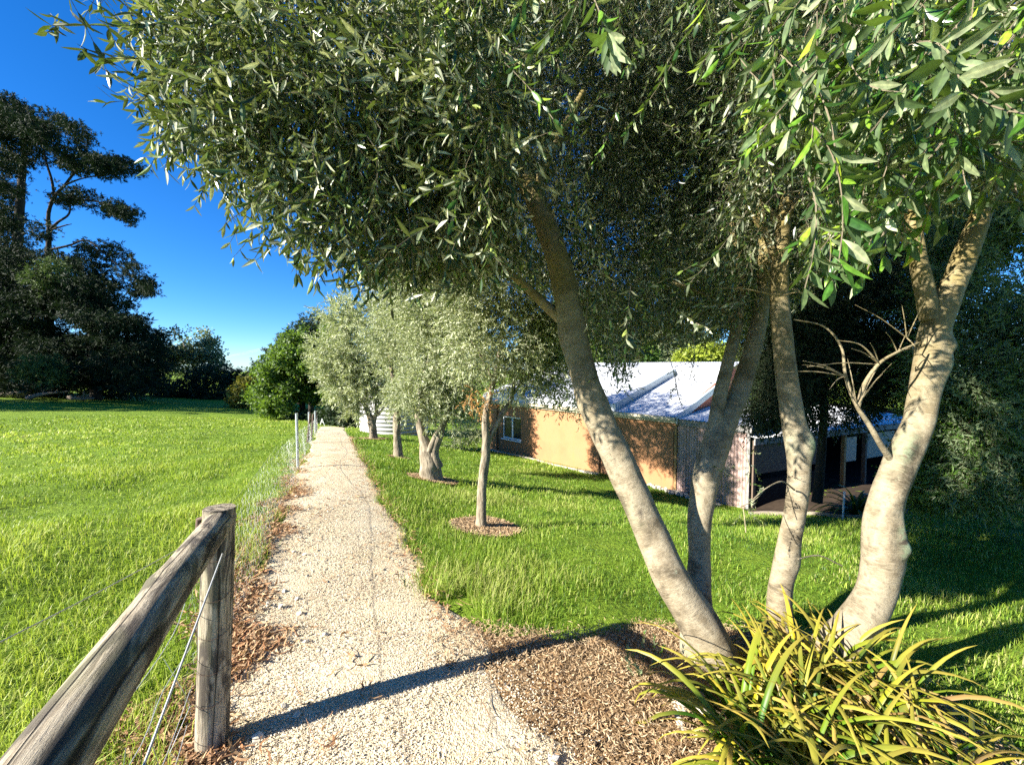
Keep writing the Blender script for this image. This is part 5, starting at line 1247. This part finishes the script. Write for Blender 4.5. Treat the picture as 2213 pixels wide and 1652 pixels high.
# edging along the wall foot and lawn
def edge(name, label, pts, w, h, mat):
    q = [gp(*p) for p in pts]
    t = thing(name, label, 'edging', tuple(q[0])); T = Off(t); mb = MB()
    c = catmull(q, 6); c[:, 2] = Z(c[:, 0], c[:, 1])
    d = norm(np.gradient(c, axis=0)); s = np.cross(d, [0, 0, 1.0]) * w / 2
    V = np.stack([c - s - [0, 0, .1], c + s - [0, 0, .1], c + s + [0, 0, h], c - s + [0, 0, h]], 1); n = len(c)
    i = np.arange(n - 1)[:, None] * 4; j = np.arange(4)[None]; j2 = (j + 1) % 4
    mb.add(V.reshape(-1, 3), np.stack([i + j, i + j2, i + 4 + j2, i + 4 + j], -1).reshape(-1, 4)); mb.add(V[0], [[0, 1, 2, 3]]); mb.add(V[-1], [[3, 2, 1, 0]])
    T.build(mb, 'board', M[mat])
edge('timber_edging', 'low timber edging between the lawn and the shed bed', [(1618, 1100, 9.7), (1680, 1100, 9.5), (1755, 1103, 9.2), (1845, 1124, 8.3), (1960, 1132, 7.6)], .06, .08, 'edging')
e0 = HC + H1 * 8.4 - H2 * .45; e1 = HC + H1 * 2.4 - H2 * .45
t = thing('concrete_edging', 'thin pale concrete strip along the foot of the ochre wall', 'edging', (e0[0], e0[1], G(*e0))); T = Off(t); mb = MB()
for k in range(6):
    a = e0 + (e1 - e0) * k / 6; b = e0 + (e1 - e0) * (k + 1) / 6; c = H2 * .10
    za, zb = G(*a), G(*b)
    hexa(mb, [(a[0], a[1], za - .1), (b[0], b[1], zb - .1), (b[0] + c[0], b[1] + c[1], zb - .1), (a[0] + c[0], a[1] + c[1], za - .1), (a[0], a[1], za + .05), (b[0], b[1], zb + .05), (b[0] + c[0], b[1] + c[1], zb + .05), (a[0] + c[0], a[1] + c[1], za + .05)])
T.build(mb, 'strip', M['stone'])
mb = MB(); n = 90; s = RNG.uniform(-1.4, .7, n); q = HC[None] + s[:, None] * H1[None] - H2[None] * RNG.uniform(.15, .5, n)[:, None]
stones(mb, q[:, 0], q[:, 1], Z(q[:, 0], q[:, 1]) + .03, RNG.uniform(.04, .09, n), .6)
o = mb.build('stone_edging', M['stone']); tag(o, 'row of small pale stones along the foot of the pink corrugated wall', 'edging')
t = thing('stake', 'short white stake standing in front of the spiky plant', 'stake', tuple(gp(1822, 1118, 8.3))); T = Off(t); mb = MB(); q = np.array(t.location)
tube(mb, [q, q + [0, 0, .3], q + [.01, 0, .62]], .018, 8); T.build(mb, 'rod', M['white_stake'], True)
t = thing('marker_frame', 'small white A-shaped marker frame at the far end of the path', 'marker', tuple(gp(697, 922, 23.5))); T = Off(t); mb = MB(); q = np.array(t.location)
tube(mb, [q + [-.14, 0, 0], q + [0, 0, .42]], .025, 6); tube(mb, [q + [.14, 0, 0], q + [0.0, 0, .42]], .025, 6); tube(mb, [q + [-.08, 0, .2], q + [.08, 0, .2]], .02, 6); T.build(mb, 'frame', M['white_stake'])

# water tank
tp = gp(832, 938, 19.4); tank = thing('water_tank', 'round pale corrugated water tank behind the farthest olive', 'water tank', (tp[0], tp[1] + 1.6, tp[2] - .02))
nz = 220; zz = np.linspace(-.2, 2.35, nz); rr = 1.76 + .032 * np.sin(2 * np.pi * zz / .2); ns = 72
th = np.linspace(0, 2 * np.pi, ns, endpoint=False)
V = np.stack([rr[:, None] * np.cos(th)[None], rr[:, None] * np.sin(th)[None], np.repeat(zz[:, None], ns, 1)], -1)
i = np.arange(nz - 1)[:, None] * ns; j = np.arange(ns)[None]; j2 = (j + 1) % ns
mb = MB(); mb.add(V.reshape(-1, 3), np.stack([i + j, i + j2, i + ns + j2, i + ns + j], -1).reshape(-1, 4)); mb.build('wall', M['tank'], tank, True)
mb = MB(); V = np.concatenate([np.stack([1.82 * np.cos(th), 1.82 * np.sin(th), th * 0 + 2.36], -1), [[0, 0, 2.75]]]); mb.add(V, [[k, (k + 1) % ns, ns] for k in range(ns)]); mb.build('roof', M['tank'], tank)

# contrail far up over the horizon
a = P(490, 771, 5200); b = P(602, 748, 5200); mb = MB()
tube(mb, catmull([a, (a + b) / 2 + [0, 0, 6], b], 8), np.linspace(8, 22, 17), 8, .15, seed=3, freq=.02)
o = mb.build('contrail', M['contrail'], None, True); tag(o, 'faint thin white contrail low in the blue sky between the trees', 'contrail')
# ------------------------------------------------------------------ sky, sun, camera
w = bpy.data.worlds.new('World'); sc.world = w; w.use_nodes = True
nt = w.node_tree; nt.nodes.clear()
sky = nt.nodes.new('ShaderNodeTexSky'); sky.sky_type = 'NISHITA'; sky.sun_disc = False
sky.sun_elevation = SUN_EL; sky.sun_rotation = math.atan2(SUN_H[0], SUN_H[1]) % (2 * math.pi)
sky.altitude = 200; sky.air_density = .8; sky.dust_density = .05; sky.ozone_density = 5.0
hs = nt.nodes.new('ShaderNodeHueSaturation'); hs.inputs['Saturation'].default_value = 1.24; hs.inputs['Value'].default_value = 1.1
bg = nt.nodes.new('ShaderNodeBackground'); bg.inputs['Strength'].default_value = .05
wo = nt.nodes.new('ShaderNodeOutputWorld')
tn = nt.nodes.new('ShaderNodeMixRGB'); tn.blend_type = 'MULTIPLY'; tn.inputs['Fac'].default_value = 1; tn.inputs['Color2'].default_value = (.80, .96, 1.14, 1)
nt.links.new(sky.outputs[0], hs.inputs['Color']); nt.links.new(hs.outputs[0], tn.inputs['Color1']); nt.links.new(tn.outputs[0], bg.inputs['Color']); nt.links.new(bg.outputs[0], wo.inputs[0])
sl = bpy.data.lights.new('sun', 'SUN'); sl.energy = 5.0; sl.angle = R(.5); sl.color = (1, .94, .84)
so = bpy.data.objects.new('sun', sl); COL.objects.link(so); so.rotation_euler = Vector(SUN).to_track_quat('Z', 'Y').to_euler()
cam = bpy.data.cameras.new('camera'); co = bpy.data.objects.new('camera', cam); COL.objects.link(co)
cam.sensor_fit = 'HORIZONTAL'; cam.sensor_width = 36; cam.lens = 36 * F / 2213; cam.clip_start = .02; cam.clip_end = 20000
co.location = EYE; co.rotation_euler = (math.pi / 2 + PITCH, 0, 0)
sc.camera = co
sc.view_settings.view_transform = 'Standard'; sc.view_settings.look = 'None'; sc.view_settings.gamma = 1; sc.view_settings.exposure = 1.95
cy = sc.cycles
cy.max_bounces = 7; cy.diffuse_bounces = 2; cy.glossy_bounces = 2; cy.transmission_bounces = 4; cy.transparent_max_bounces = 6
cy.use_adaptive_sampling = True; cy.adaptive_threshold = .02
cy.use_denoising = False
cy.sample_clamp_indirect = 6
